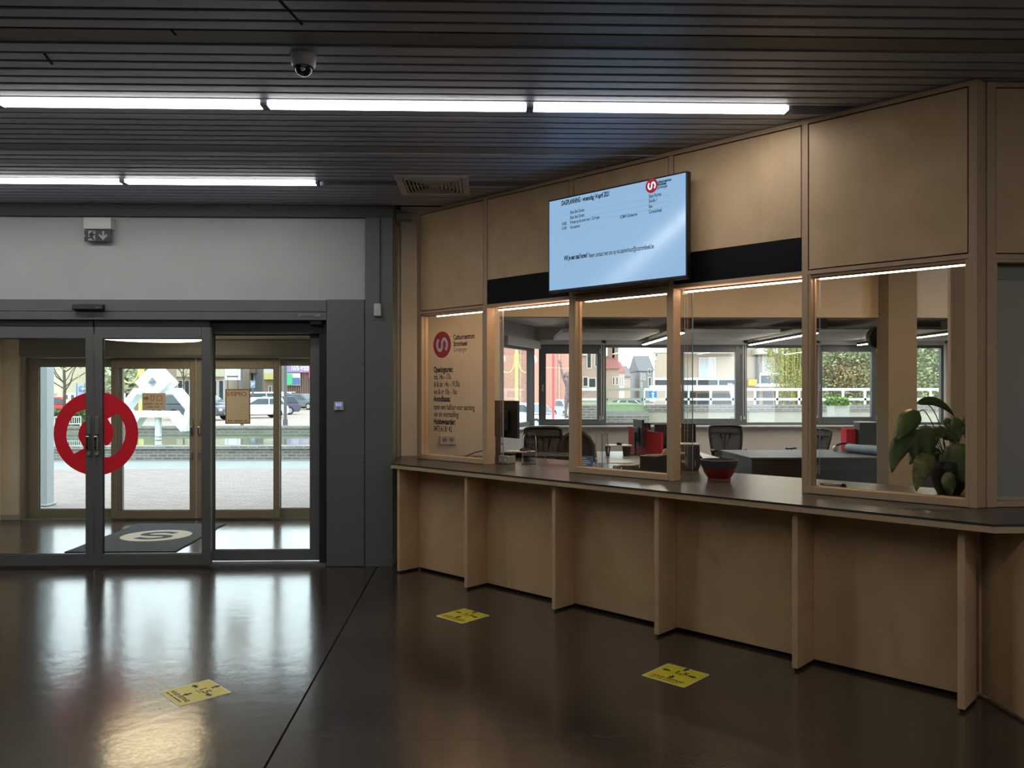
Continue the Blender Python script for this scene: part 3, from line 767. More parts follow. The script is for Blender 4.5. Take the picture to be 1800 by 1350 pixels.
build(MB().box((scx0+scx1)/2-.2, (scx0+scx1)/2+.2, ts+.05, TF, sz0+.2, sz1-.2), 'wall_mount', 'black_sat', tv)
tx = ts - .0035
M['scr_ink'] = mat('screen_text', '#12233c', .3); M['scr_line'] = emit('screen_rule', (.19, .35, .55), .95); M['scr_red'] = emit('screen_red', (.30, .02, .035), 1.0); M['scr_w'] = emit('screen_white', (.75, .8, .9), 1.0)
def stext(t, u0, u1, v, size, bold=0.0):
    a = ks(u0, tx); write(t, size, 'scr_ink', tv, (a, tx, kz(u0, v, tx)), XD, ZD, width=ks(u1, tx) - a, bold=bold + .0007)
stext('DAGPLANNING - woensdag 14 april 2021', 987, 1070.5, 361.5, .052, .0012)
stext('Expo Sam Durant', 1002, 1027, 376, .036); stext('Expo Sam Durant', 1002, 1027, 385, .036)
stext('10:00', 987, 995, 396.5, .034); stext('Prinses op de erwt voor : 2.5-4 jaar', 1002, 1054, 393.5, .034)
stext('13:30', 987, 995, 404.5, .034); stext('Vergadering', 1002, 1020, 402.5, .034)
stext('OCMW Grimbergen', 1089.5, 1120, 384.5, .034)
stext('Expo Ruimte', 1140.5, 1162, 348, .036); stext('Studio 1', 1140.5, 1155, 356.5, .036); stext('Box', 1140.5, 1147, 366, .036); stext('Cursuslokaal', 1140.5, 1163, 375.5, .036)
stext('Wil je een zaal huren?', 991.5, 1033, 458, .052, .0014); stext('Neem contact met ons op via zaalverhuur@ccstrombeek.be', 1034.5, 1149, 453, .050)
for v0 in (372.5, 382, 390.5):
    a, b = ks(987, tx), ks(1180, tx); zz = kz(1010, v0, tx) - .012
    build(MB().box(a, b, tx+.0005, tx+.001, zz, zz+.0025), 'rule', 'scr_line', tv)
lc = (ks(1145.5, tx), tx, kz(1145.5, 326.5, tx)); lr = .052
put_flat(flat_curve([[(p[0]*lr, p[1]*lr) for p in circle(1)], [(p[0]*lr, p[1]*lr) for p in s_stroke(False, .24)]]), 'logo_disc', 'scr_red', tv, lc, XD, ZD)
put_flat(flat_curve([[(p[0]*lr, p[1]*lr) for p in s_stroke(False, .24)]]), 'logo_stroke', 'scr_w', tv, lc, XD, ZD)
stext('cultuurcentrum', 1156, 1180, 322.5, .028, .0006); stext('strombeek', 1156, 1172, 327, .028, .0006); stext('grimbergen', 1156, 1173, 332, .028)

# ================================================================== SMALL FITTINGS OF THE HALL
ex = root('exit_sign', 'small exit sign with running man and down arrow over the doors', 'sign', at=(wx(176, DW), DW, wz(428, DW, 176)))
x0, x1 = wx(151.5, DW), wx(198.5, DW)
build(MB().box(x0, x1+.006, DW-.055, DW+.03, wz(404.5, DW, 176), wz(384, DW, 176)), 'housing', 'white_pl', ex, bevel=.006)
build(MB().prism([(x0, wz(406, DW, 176)), (x1, wz(406, DW, 176)), (x1, wz(413, DW, 176)), (x1-.012, wz(415.5, DW, 176)), (x1, wz(418, DW, 176)), (x1, wz(425.5, DW, 176)), (x0, wz(425.5, DW, 176)), (x0, wz(418, DW, 176)), (x0+.012, wz(415.5, DW, 176)), (x0, wz(413, DW, 176))][::-1], DW-.036, DW-.030, 'XZ'), 'sign_plate', 'exit_b', ex)
yp = DW-.0375
def sg(u, v): return (wx(120+u/15, DW), wz(370+v/15, DW, 176))
def flatpoly(pts, name, m, par): build(MB().prism([sg(*p) for p in pts], yp, yp+.001, 'XZ'), name, m, par)
flatpoly([(582,555),(762,555),(762,812),(582,812)], 'door_symbol', 'exit_w', ex)
flatpoly([(945,560),(1000,560),(1000,690),(1075,630),(1078,690),(968,805),(862,690),(862,630),(945,690)], 'arrow_symbol', 'exit_w', ex)
yp = DW-.0395
man = MB()
for a, b, w in (((680,640),(660,720),.030), ((660,720),(640,745),.022), ((640,742),(580,742),.014), ((668,720),(725,800),.016), ((690,640),(760,668),.013), ((665,625),(612,655),.013), ((612,655),(605,680),.012), ((640,628),(700,632),.02)):
    A, B = sg(*a), sg(*b); man.bar((A[0], yp, A[1]), (B[0], yp, B[1]), .001, w, up=(0,1,0)) if False else man.bar((A[0], yp, A[1]), (B[0], yp, B[1]), w, .001, up=(0,1,0))
hc = sg(700, 588); man.cyl((hc[0], yp-.0005, hc[1]), (hc[0], yp+.0005, hc[1]), .008, 12)
build(man, 'running_man_symbol', 'exit_b', ex)

ds = root('door_sensor', 'black radar door sensor on the header above the sliding doors', 'sensor', at=(wx(156, DW), DW-.03, 2.40))
za, zb_ = wz(546.5, DW, 156), wz(535.5, DW, 156)
build(MB().prism([(DW-.03, za-.002), (DW-.085, za+.006), (DW-.075, zb_-.008), (DW-.03, zb_)], wx(129, DW-.05), wx(183, DW-.05), 'YZ'), 'sensor_body', 'black_pl', ds, bevel=.006)
build(MB().box(wx(169, DW-.08), wx(177, DW-.08), DW-.0855, DW-.082, za+.022, za+.027), 'sensor_mark', 'alu', ds)

th = root('thermostat', 'small white wall thermostat with blue display on grey cladding', 'thermostat', at=(wx(597, DW), DW-.02, wz(722, DW, 597)))
xa, xb = wx(588.5, DW), wx(604.5, DW); z0_, z1_ = wz(721, DW, 597), wz(706, DW, 597)
build(MB().box(xa, xb, DW-.042, DW-.02, z0_, z1_), 'case', 'white_pl', th, bevel=.006)
build(MB().box(xa+.018, xb-.018, DW-.044, DW-.041, z0_+.040, z1_-.012), 'display', emit('display_blue', (.25, .28, .85), 1.1), th)
build(MB().cyl(((xa+xb)/2, DW-.0445, z0_+.02), ((xa+xb)/2, DW-.042, z0_+.02), .011, 14), 'button', 'grey_pl', th)
write('22', .026, 'ink', th, ((xa+xb)/2-.017, DW-.0446, z0_+.047), XD, ZD, width=.034)

ic = root('wall_detector', 'white detector box hanging from a conduit on the grey pillar', 'detector', at=(wx(665, DW), DW-.015, wz(557, DW, 665)))
xa, xb = wx(658.5, DW), wx(671, DW)
build(MB().box(xa, xb, DW-.06, DW-.015, wz(556.5, DW, 665), wz(534.5, DW, 665)), 'box', 'white_pl', ic, bevel=.006)
xm = wx(667, DW)
build(MB().cyl((xm, DW-.025, wz(535, DW, 665)), (xm, DW-.025, 3.288), .010, 10), 'conduit', 'anth', ic)
for du in (657, 661, 675):
    build(MB().cyl((wx(du, DW), DW-.018, wz(563, DW, 665)), (wx(du, DW), DW-.0145, wz(563, DW, 665)), .005, 8), 'drill_hole', 'black_pl', ic)
el = root('emergency_light', 'small white emergency light high on the wall left of the kiosk', 'lamp', at=(-.79, WS, 3.2))
zt = wz(377, WS, 715)
build(MB().box(wx(700, WS), wx(727, WS), WS-.09, WS, zt-.065, zt), 'body', 'white_pl', el, bevel=.01)
build(MB().box(wx(702, WS), wx(725, WS), WS-.08, WS-.01, zt-.078, zt-.065), 'lens', 'grey_pl', el)

dc = root('dome_camera', 'white dome security camera on the slatted ceiling', 'camera', at=(-.975, 4.16, CEIL-.12))
cxx, cyy = -.975, 4.20
build(MB().lathe([(.001, 0), (.064, 0), (.066, -.02), (.062, -.055), (.054, -.068), (.001, -.068)], (cxx, cyy, CEIL-.003), 24), 'camera_body', 'white_pl', dc, smooth='auto')
build(MB().lathe([(.046 * math.cos(math.pi/2*i/8) + .0005, -.066 - .046 * math.sin(math.pi/2*i/8)) for i in range(9)], (cxx, cyy, CEIL-.003), 24), 'dome', mat('smoked_dome', '#08090a', .08), dc, smooth=True)
build(MB().ball((cxx+.006, cyy-.040, CEIL-.09), .014, 10, 8), 'lens', 'chrome', dc, smooth=True)

vt = root('ceiling_vent', 'square beige ceiling diffuser grille with slanted vanes', 'vent', at=(-.485, 6.79, CEIL-.02))
vx0, vx1, vy0, vy1 = -.785, -.185, 6.49, 7.10
M['ventm'] = mat('vent_beige', '#e8e0d4', .55)
bz = CEIL - .022
build(MB().box(vx0, vx0+.055, vy0, vy1, bz, CEIL).box(vx1-.055, vx1, vy0, vy1, bz, CEIL).box(vx0+.055, vx1-.055, vy0, vy0+.055, bz, CEIL).box(vx0+.055, vx1-.055, vy1-.055, vy1, bz, CEIL), 'frame', 'ventm', vt, bevel=.003)
build(MB().box(vx0+.05, vx1-.05, vy0+.05, vy1-.05, CEIL-.004, CEIL-.002), 'backing', 'void', vt)
vcx, vcy = (vx0+vx1)/2, (vy0+vy1)/2
for k in range(1, 8):
    h = .245 * (1 - (k - .5) / 8)
    for (sx, sy) in ((1,0), (-1,0), (0,1), (0,-1)):
        if sx: build(MB().bar((vcx+sx*h, vcy-h+.004, bz+.008), (vcx+sx*h, vcy+h-.004, bz+.008), .004, .034, up=(sx*.7, 0, .7)), 'vane', 'ventm', vt)
        else: build(MB().bar((vcx-h+.004, vcy+sy*h, bz+.008), (vcx+h-.004, vcy+sy*h, bz+.008), .004, .034, up=(0, sy*.7, .7)), 'vane', 'ventm', vt)
build(MB().box(vcx-.03, vcx+.03, vcy-.03, vcy+.03, bz, bz+.006), 'core_plate', 'ventm', vt)

# distance stickers on the floor
def sticker(c, rot, lab, half=.143):
    r_ = root('floor_sticker', lab, 'sticker', at=(c[0], c[1], .0005), rz=rot, group='yellow keep-distance floor stickers')
    def rr(h, z):
        q = .012; pts = []
        for sx, sy, a0 in ((1,1,0), (-1,1,90), (-1,-1,180), (1,-1,270)):
            for a in (0, 45, 90):
                pts.append((sx*(h-q) + q*math.cos(R(a0+a)), sy*(h-q) + q*math.sin(R(a0+a))))
        return pts
    build(MB().prism(rr(half, 0), 0, .0008), 'border', 'sticker_w', r_)
    build(MB().prism(rr(half-.006, 0), .0008, .0013), 'face', 'yellow', r_)
    zt = .0016
    write('1,5', .062, 'ink', r_, (-.035, .028, zt), (1,0,0), (0,1,0), width=.075, bold=.0015)
    build(MB().box(-.03, .035, .012, .016, zt-.0003, zt), 'print_line', 'ink', r_)
    write('HOUD AFSTAND', .034, 'ink', r_, (-.105, -.095, zt), (1,0,0), (0,1,0), width=.21, bold=.001)
    for xa_, xb_ in ((-.105, -.07), (-.063, -.02), (-.012, .085)): build(MB().box(xa_, xb_, -.117, -.109, zt-.0003, zt), 'print_line', 'ink_soft', r_)
    for i, (dx, dy) in enumerate(((1,0), (-1,0), (0,1), (0,-1))):
        bx, by = .066*dx, .066*dy * (.9 if dy else 1) + .036 + (.0 if dy >= 0 else .0)
        px, py = -dy, dx
        P = [(-.004,-.009),(.022,-.009),(.020,-.020),(.050,0),(.020,.020),(.022,.009),(-.004,.009)]
        build(MB().prism([(bx + dx*a + px*b, by + dy*a + py*b) for a, b in P], zt-.0003, zt), 'arrow', 'ink', r_)
    return r_
sticker((-.206, 5.905), R(-45), 'yellow keep-distance floor sticker nearest the entrance end of the counter')
sticker((1.074, 4.638), R(-45), 'yellow keep-distance floor sticker in front of the middle of the counter')
sticker((-1.62, 4.44), R(-47), 'yellow keep-distance floor sticker in the door reflection on the left', .142)

# door mat in the vestibule
dm = root('entrance_mat', 'dark grey entrance mat with pale oval S logo in the vestibule', 'mat', at=(-3.80, 9.19, .001))
mp_ = []
for (a, b) in (((-4.35,8.31),(-3.24,8.31)), ((-3.24,8.31),(-3.30,10.06)), ((-3.30,10.06),(-4.37,10.06)), ((-4.37,10.06),(-4.35,8.31))):
    for i in range(12):
        t = i/12; mp_.append((a[0]+(b[0]-a[0])*t + random.uniform(-.008,.008), a[1]+(b[1]-a[1])*t + random.uniform(-.006,.006)))
build(MB().prism(mp_, .001, .012), 'mat_pile', 'mat_dark', dm)
me = flat_curve([[(p[0]*.36, p[1]*.38) for p in circle(1)], [(p[0]*.36, p[1]*.38) for p in s_stroke(False, .26)]])
put_flat(me, 'logo_oval', 'mat_light', dm, (-3.80, 9.22, .0135), (-.02,-1,0), (1,-.02,0))
# round vestibule lamp
vl = root('vestibule_lamp', 'round warm white ceiling lamp in the vestibule', 'lamp', at=(wx(267, 9.0), 9.0, 2.22))
vxx = wx(267, 9.0)
build(MB().lathe([(.001,.0),(.50,.0),(.565,.02),(.58,.06),(.58,.10)], (vxx, 9.0, 2.222), 40), 'diffuser', 'vlamp', vl, smooth='auto')
build(MB().lathe([(.585,.09),(.585,.14),(.001,.14)], (vxx, 9.0, 2.222), 40), 'rim', 'white_pl', vl)

# wall socket seen through the first window
so = root('wall_socket', 'double white wall socket below the lettering', 'socket', at=(wx(788, WS), WS, wz(782, WS, 788)))
xa, xb, z0_, z1_ = wx(773.5, WS), wx(802, WS), wz(781.5, WS, 788), wz(765, WS, 788)
build(MB().box(xa, xb, WS-.012, WS, z0_, z1_), 'cover_plate', 'white_pl', so, bevel=.004)
for k in (.29, .71):
    cx_ = xa + (xb-xa)*k
    build(MB().cyl((cx_, WS-.0125, (z0_+z1_)/2), (cx_, WS-.002, (z0_+z1_)/2), .024, 16), 'socket_well', 'grey_pl', so)
    build(MB().box(cx_-.014, cx_-.008, WS-.0135, WS-.012, (z0_+z1_)/2-.004, (z0_+z1_)/2+.004).box(cx_+.008, cx_+.014, WS-.0135, WS-.012, (z0_+z1_)/2-.004, (z0_+z1_)/2+.004), 'socket_hole', 'black_pl', so)

# paper notices on the outer doors
def notice(u0, v0, u1, v1, lab):
    Yn = OD - .115
    n_ = root('paper_notice', lab, 'poster', at=(wx((u0+u1)/2, Yn), Yn, wz(v1, Yn, u0)), group='paper notices on the outer doors')
    build(MB().box(wx(u0, Yn), wx(u1, Yn), Yn-.001, Yn+.001, wz(v1, Yn, u0), wz(v0, Yn, u0)), 'sheet', 'kraft', n_)
    return n_, Yn
M['kraft'] = mat('kraft_paper', '#b9a890', .8); M['notice'] = mat('notice_paper', '#d6ccbf', .8)
n1, Yn = notice(396, 684, 440, 745, 'framed OPEN notice seen from behind on the right outer door')
n1.children[0].data.materials[0] = mat('notice_frame', '#8a745c', .8)
build(MB().box(wx(398, Yn), wx(438, Yn), Yn-.002, Yn-.001, wz(743, Yn, 410), wz(686, Yn, 410)), 'print', 'notice', n1)
write('OPEN', .075, 'kraft_ink', n1, (wx(434, Yn), Yn-.0025, wz(696, Yn, 410)), (-1,0,0), (0,0,1), width=.25, bold=.002)
for ua_, ub_ in ((400, 409), (411, 427), (429, 435)): build(MB().box(wx(ua_, Yn), wx(ub_, Yn), Yn-.0025, Yn-.002, wz(741, Yn, 410), wz(738.5, Yn, 410)), 'text_line', 'kraft_ink', n1)
for k in range(6):
    build(MB().box(wx(424-k%3*4, Yn), wx(436, Yn), Yn-.0024, Yn-.002, wz(711+k*4.3, Yn, 410)-.002, wz(711+k*4.3, Yn, 410)+.002), 'text_line', 'kraft_l', n1)
n2, Yn = notice(250, 691, 291, 721, 'kraft paper direction notice seen from behind on the left outer door')
n2.children[0].data.materials[0] = M['notice']
def nq(u, v): return (wx(200+u/9, Yn), wz(630+v/9, Yn, 270))
def npoly(pts, name, m): build(MB().prism([nq(*p) for p in pts], Yn-.0025, Yn-.001, 'XZ'), name, m, n2)
npoly([(468,612),(515,612),(515,592),(568,632),(515,672),(515,652),(468,652)], 'arrow_print', 'kraft_ink')
build(MB().frame(nq(585,0)[0], nq(645,0)[0], nq(0,672)[1], nq(0,585)[1], Yn-.0025, Yn-.001, .008, .008, .008, .008), 'door_print', 'kraft_ink', n2)
M['pale_red'] = mat('pale_red_print', '#cf8f7c', .8)
build(MB().frame(nq(675,0)[0], nq(765,0)[0], nq(0,672)[1], nq(0,585)[1], Yn-.0025, Yn-.001, .012, .012, .012, .012), 'red_print', 'pale_red', n2)
for xa_, xb_ in ((480, 620), (645, 715), (735, 775)): build(MB().box(nq(xa_,0)[0], nq(xb_,0)[0], Yn-.0025, Yn-.001, nq(0,728)[1], nq(0,712)[1]), 'text_line', 'kraft_ink', n2)
for xa_, xb_ in ((530, 630), (650, 722)): build(MB().box(nq(xa_,0)[0], nq(xb_,0)[0], Yn-.0025, Yn-.001, nq(0,775)[1], nq(0,760)[1]), 'text_line', 'kraft_ink', n2)

# unseen warm lamps added to brighten the bulkhead and kiosk interior
M['added_lamp'] = emit('added_lamp_glow', (1.0, .69, .38), 210.0)
for i, (x, y) in enumerate(((.75, 7.75), (2.2, 7.6), (3.8, 7.5), (5.4, 7.5))):
    r_ = root('added_downlight', 'added unseen round warm lamp in the kiosk ceiling, %s' % ('leftmost of four', 'second from left', 'third from left', 'rightmost of four')[i], 'lamp', at=(x, y, CEIL-.03), group='added unseen lamps inside the kiosk')
    build(MB().lathe([(.001, 0), (.10, 0)], (x, y, CEIL-.012), 20), 'light_disc', 'added_lamp', r_)
    build(MB().lathe([(.10, .008), (.10, -.004), (.13, -.004), (.13, .008)], (x, y, CEIL-.012), 20), 'trim_ring', 'white_pl', r_)
# ================================================================== THINGS ON THE WORKTOP
ZW = .9955
def on_top(u, v): p = gp(u, v, ZW); return (p[0], p[1], ZW)
VD = lambda p: math.atan2(p[0], p[1])      # bearing of a point

def monitor(label, at, rz, w, h, zb, grp='office monitors', base=True):
    """a flat monitor with its back to local -Y; zb = height of lower screen edge above its foot"""
    r_ = root('computer_monitor', label, 'monitor', at=at, rz=rz if rz else 1e-6, group=grp)
    build(MB().box(-w/2, w/2, -.012, .022, zb, zb+h), 'screen_housing', 'black_pl', r_, bevel=.006)
    build(MB().box(-w/2+.012, w/2-.012, .0225, .024, zb+.018, zb+h-.012), 'screen_panel', 'black_sat', r_)
    build(MB().box(-w*.25, w*.25, -.040, -.012, zb+h*.18, zb+h*.72), 'back_bulge', 'black_sat', r_, bevel=.012)
    build(MB().box(-.035, .035, -.065, -.040, .012, zb+h*.55), 'stand_neck', 'black_pl', r_, bevel=.004)
    build(MB().box(-.12, .12, -.14, .07, 0, .014), 'stand_foot', 'black_pl', r_, bevel=.006)
    return r_
pm = on_top(882, 812); pm = (K(ks(884, 5.52), 5.52)[0], K(ks(884, 5.52), 5.52)[1], ZW)
monitor('black computer monitor with its back to the first open hatch', pm, math.atan2(-.866, .5), .54, .352, .215, 'monitors at the service hatches')
# cash terminal and card boxes below that monitor
p = on_top(891, 815)
ct = root('receipt_printer', 'small grey receipt printer beside the first hatch stud', 'printer', at=p, rz=R(-40))
build(MB().box(-.055, .055, -.06, .06, 0, .075), 'body', 'grey_pl', ct, bevel=.008)
build(MB().box(-.045, .045, -.061, -.058, .02, .055), 'front_cover', 'white_pl', ct)
build(MB().box(-.055, .055, -.02, .06, .075, .10), 'lid', 'black_pl', ct, bevel=.008)
p = on_top(914, 804)
pt = root('payment_terminal', 'flat grey payment tray with black keypad below the monitor', 'terminal', at=p, rz=R(-20))
build(MB().box(-.10, .10, -.07, .07, .0, .05), 'base', 'black_pl', pt, bevel=.008)
build(MB().box(-.13, .13, -.09, .09, .05, .065), 'tray_plate', 'white_pl', pt, bevel=.004)
build(MB().ball((.04, .02, .07), .05, 14, 8, .5), 'knob', 'black_pl', pt, smooth=True)
# cables on the left end of the worktop
cab = MB().tube(smooth_path([(.0+q[0], q[1], q[2]) for q in [(*gp(812, 805, ZW), ZW+.006), (*gp(822, 804, ZW), ZW+.02), (*gp(836, 804, ZW), ZW+.05), (*gp(852, 804, ZW), ZW+.07), (*gp(868, 804, ZW), ZW+.09), (*gp(884, 804, ZW), ZW+.14)]], 5), .005, 6)
build(cab, 'cable', 'black_pl', at=on_top(812, 805), label='thin black cable arching behind the lettered window', cat='cable')
cab = MB().tube(smooth_path([(*gp(806, 806, ZW), ZW+.006), (*gp(820, 807, ZW), ZW+.006), (*gp(835, 806, ZW), ZW+.012), (*gp(848, 808, ZW), ZW+.006), (*gp(862, 808, ZW), ZW+.006)], 5), .005, 6)
build(cab, 'cable', 'black_pl', at=on_top(806, 806), label='black cable lying flat on the worktop near the sockets', cat='cable')
# black document tray on wire legs
p = on_top(968, 810); p = (p[0], p[1], ZW+.005)
dt = root('document_tray', 'black slanted document tray on bent wire legs in the first hatch', 'tray', at=p, rz=R(-18))
build(MB().prism([(-.12, .035), (.12, .055), (.12, .068), (-.12, .048)], -.26, .20, 'YZ'), 'tray_board', 'black_sat', dt, bevel=.003)
build(MB().tube(smooth_path([(-.02,-.13,0),(-.02,-.13,.045),(0,-.11,.055),(.20,-.11,.055),(.23,-.12,.045),(.24,-.14,.0),(.27,-.15,.0)], 4), .004, 6), 'wire_leg', 'chrome', dt)
build(MB().tube([(-.2,.12,0),(-.2,.12,.06),(.16,.12,.06),(.16,.12,0)], .004, 6), 'wire_leg', 'chrome', dt)
# acrylic leaflet holders
def holder(label, p, h, w, rz):
    r_ = root('leaflet_holder', label, 'holder', at=p, rz=rz, group='clear acrylic leaflet holders')
    build(MB().prism([(0, 0), (.10, 0), (.055, h), (.045, h)], -w/2, -w/2+.003, 'YZ'), 'side_panel', 'acryl', r_)
    build(MB().prism([(0, 0), (.10, 0), (.055, h), (.045, h)], w/2-.003, w/2, 'YZ'), 'side_panel', 'acryl', r_)
    build(MB().bar((0, 0, .003), (0, .05, h), w, .003, up=(1,0,0)) if False else MB().add([(-w/2,0,.002),(w/2,0,.002),(w/2,.05,h),(-w/2,.05,h),(-w/2,.003,.002),(w/2,.003,.002),(w/2,.053,h),(-w/2,.053,h)], [(0,1,2,3),(7,6,5,4),(0,4,5,1),(3,2,6,7)]), 'front_panel', 'acryl', r_)
    for sx in (-1, 1):
        build(MB().tube(smooth_path([(sx*w/2, 0, .004), (sx*w*.44, .04, h*.8), (sx*w*.3, .05, h), (0, .05, h+.012)], 4), .0022, 5), 'polished_edge', 'chrome', r_)
    build(MB().tube([(-w/2, 0, .004), (w/2, 0, .004)], .003, 5).tube([(0, .05, h), (0, .06, .0)], .003, 5), 'foot_rail', 'chrome', r_)
    return r_
holder('clear acrylic leaflet holder standing in the first open hatch', on_top(930, 817), .27, .13, R(-10))
holder('clear acrylic leaflet holder behind the blue brochures', on_top(1056, 824), .30, .11, R(-20))
# blue brochures in a card box
p = on_top(1028, 825)
bb = root('brochure_box', 'low stack of dark blue brochures in a cream card stand', 'brochures', at=p, rz=R(-12))
build(MB().prism([(0, 0), (.10, 0), (.10, .02), (0, .02)], -.07, .07, 'YZ'), 'card_stand', 'paper', bb)
build(MB().prism([(.0, .02), (.055, .105), (.07, .105), (.09, .02)], -.065, .065, 'YZ'), 'brochure_stack', 'blue_card', bb)
for k, (w, zz) in enumerate(((.05, .085), (.08, .065), (.09, .05), (.06, .035))):
    build(MB().add([(-.045, .0+(zz-.02)*.647-.0015, zz), (-.045+w, (zz-.02)*.647-.0015, zz), (-.045+w, (zz-.012)*.647-.0015, zz+.007), (-.045, (zz-.012)*.647-.0015, zz+.007)], [(0,1,2,3)]), 'print_line', mat('pale_blue_print', '#9db8d2', .5), bb)
# black magazine file with handset in front
p = on_top(1152, 832)
mf = root('magazine_file', 'dark grey magazine file box behind the third window', 'file box', at=p, rz=R(-6))
build(MB().prism([(-.12, 0), (.20, 0), (.20, .15), (.10, .152), (-.0, .138), (-.12, .143)], -.055, .055, 'XZ'), 'box', 'dark_desk_f', mf, bevel=.003)
build(MB().prism([(.04, .13), (.20, .13), (.20, .20), (.07, .195)], -.02, .015, 'XZ'), 'brown_folder', 'kraft_l', mf)
build(MB().prism([(-.10, .13), (.15, .135), (.15, .155), (-.08, .148)], .02, .03, 'XZ'), 'paper_sheet', 'paper', mf)
p = on_top(1106, 828)
hs = root('desk_phone', 'black and silver desk telephone handset beside the magazine file', 'telephone', at=p, rz=R(-8))
build(MB().box(-.06, .16, -.05, .06, 0, .03), 'phone_body', 'black_sat', hs, bevel=.006)
build(MB().tube(smooth_path([(-.10,-.03,.03),(-.07,-.03,.046),(0,-.03,.045),(.08,-.03,.05)], 4), [.024,.022]+[.014]*8+[.018]*3, 10), 'handset', 'alu', hs, smooth=True)
build(MB().lathe([(.001,.0),(.034,.0),(.036,.02),(.03,.035),(.001,.037)], (-.10,-.03,.012), 16), 'earpiece', 'grey_pl', hs, smooth='auto')
# label printer / dark machine by the third stud
p = on_top(1215, 826)
pr = root('ticket_printer', 'dark grey ticket printer box beside the red bowl', 'printer', at=p, rz=R(-12))
build(MB().prism([(-.14, 0), (.06, 0), (.075, .05), (.10, .095), (.07, .12), (.068, .205), (-.14, .205)], -.02, .22, 'XZ'), 'casing', 'dark_desk', pr, bevel=.006)
build(MB().box(-.145, .073, -.022, .22, .2055, .214), 'top_lid', 'alu', pr)
build(MB().box(.03, .034, -.022, -.0205, .03, .08), 'status_strip', 'white_pl', pr)
for k in range(4):
    build(MB().box(-.13, -.05, -.025, -.0205, .03+k*.035, .045+k*.035), 'paper_slot', 'paper' if k % 2 else 'black_pl', pr)
# ceramic bowl
p = on_top(1264, 843)
bo = root('ceramic_bowl', 'red ceramic bowl with dark rim on the worktop', 'bowl', at=p)
bo_l = lambda pr_: MB().lathe(pr_, p, 32)
build(bo_l([(.001,.008),(.072,.008),(.074,.0),(.085,.0),(.082,.012),(.108,.052),(.124,.092)]), 'bowl_body', 'bowl_o', bo, smooth='auto')
build(bo_l([(.124,.092),(.135,.125),(.138,.148),(.128,.150),(.118,.110),(.09,.05),(.001,.03)]), 'bowl_rim', 'bowl_d', bo, smooth='auto')
# card reader near the fifth window
p = on_top(1463, 859)
cr = root('card_reader', 'small grey card reader lying behind the last window', 'card reader', at=p, rz=R(-15))
build(MB().prism([(-.085, 0), (.07, 0), (.085, .018), (.075, .04), (-.05, .034), (-.085, .02)], -.04, .04, 'XZ'), 'body', 'grey_pl', cr, bevel=.006)
build(MB().box(-.08, .02, -.03, .03, .03, .037), 'keypad', 'black_pl', cr, bevel=.003)
build(MB().cyl((.065, -.045, .022), (.065, .045, .022), .018, 12), 'roll', 'black_sat', cr)

# ---- potted plant
YP = 5.06
pp = gp(1668, 868, ZW)
pl = root('potted_plant', 'leafy peace lily in a black pot behind the last window', 'plant', at=(pp[0], pp[1], ZW))
pc = (pp[0], pp[1], ZW)
YP = pp[1]
build(MB().lathe([(.001,.0),(.065,.0),(.095,.05),(.113,.12),(.112,.17),(.098,.21),(.090,.21),(.10,.16),(.001,.16)], pc, 28), 'pot', 'pot', pl, smooth='auto')
build(MB().lathe([(.098,.17),(.001,.175)], pc, 20), 'soil', mat('potting_soil', '#2a2119', .95), pl)
def pq(x, y, d=0.0):
    u, v = 1540 + x/6.75, 690 + y/6.75; Y = YP + d
    return Vector((wx(u, Y), Y, wz(v, Y, u)))
def leaf_blade(b, c, t, w, m, fold=.25):
    """blade along a curve b-c-t, w wide, folded along the midrib"""
    b, c, t = Vector(b), Vector(c), Vector(t); n = 11; vs = []; fs = []
    for i in range(n + 1):
        q = i / n
        p = (1-q)**2*b + 2*q*(1-q)*c + q*q*t
        d = (2*(1-q)*(c-b) + 2*q*(t-c)).normalized()
        view = Vector((p.x, p.y, p.z - EYE)).normalized()
        sd = d.cross(view).normalized(); nn = sd.cross(d)
        hw = w/2 * (math.sin(math.pi * min(1, q**.72 * .995 + .004)) ** .8)
        wave = .012 * math.sin(q * 9)
        vs += [p - sd*hw + nn*(fold*hw + wave), p - sd*hw*.5 + nn*fold*hw*.35, p, p + sd*hw*.5 + nn*fold*hw*.35, p + sd*hw + nn*(fold*hw - wave)]
    for i in range(n):
        for j in range(4): fs.append((i*5+j, i*5+j+1, (i+1)*5+j+1, (i+1)*5+j))
    m_ = MB(); m_.add(vs, fs); o = build(m_, 'leaf', m, pl, smooth=True)
    sol = o.modifiers.new('thickness', 'SOLIDIFY'); sol.thickness = .0012
    return o
K1 = 1/6.75 * YP / F_PX * 1.12
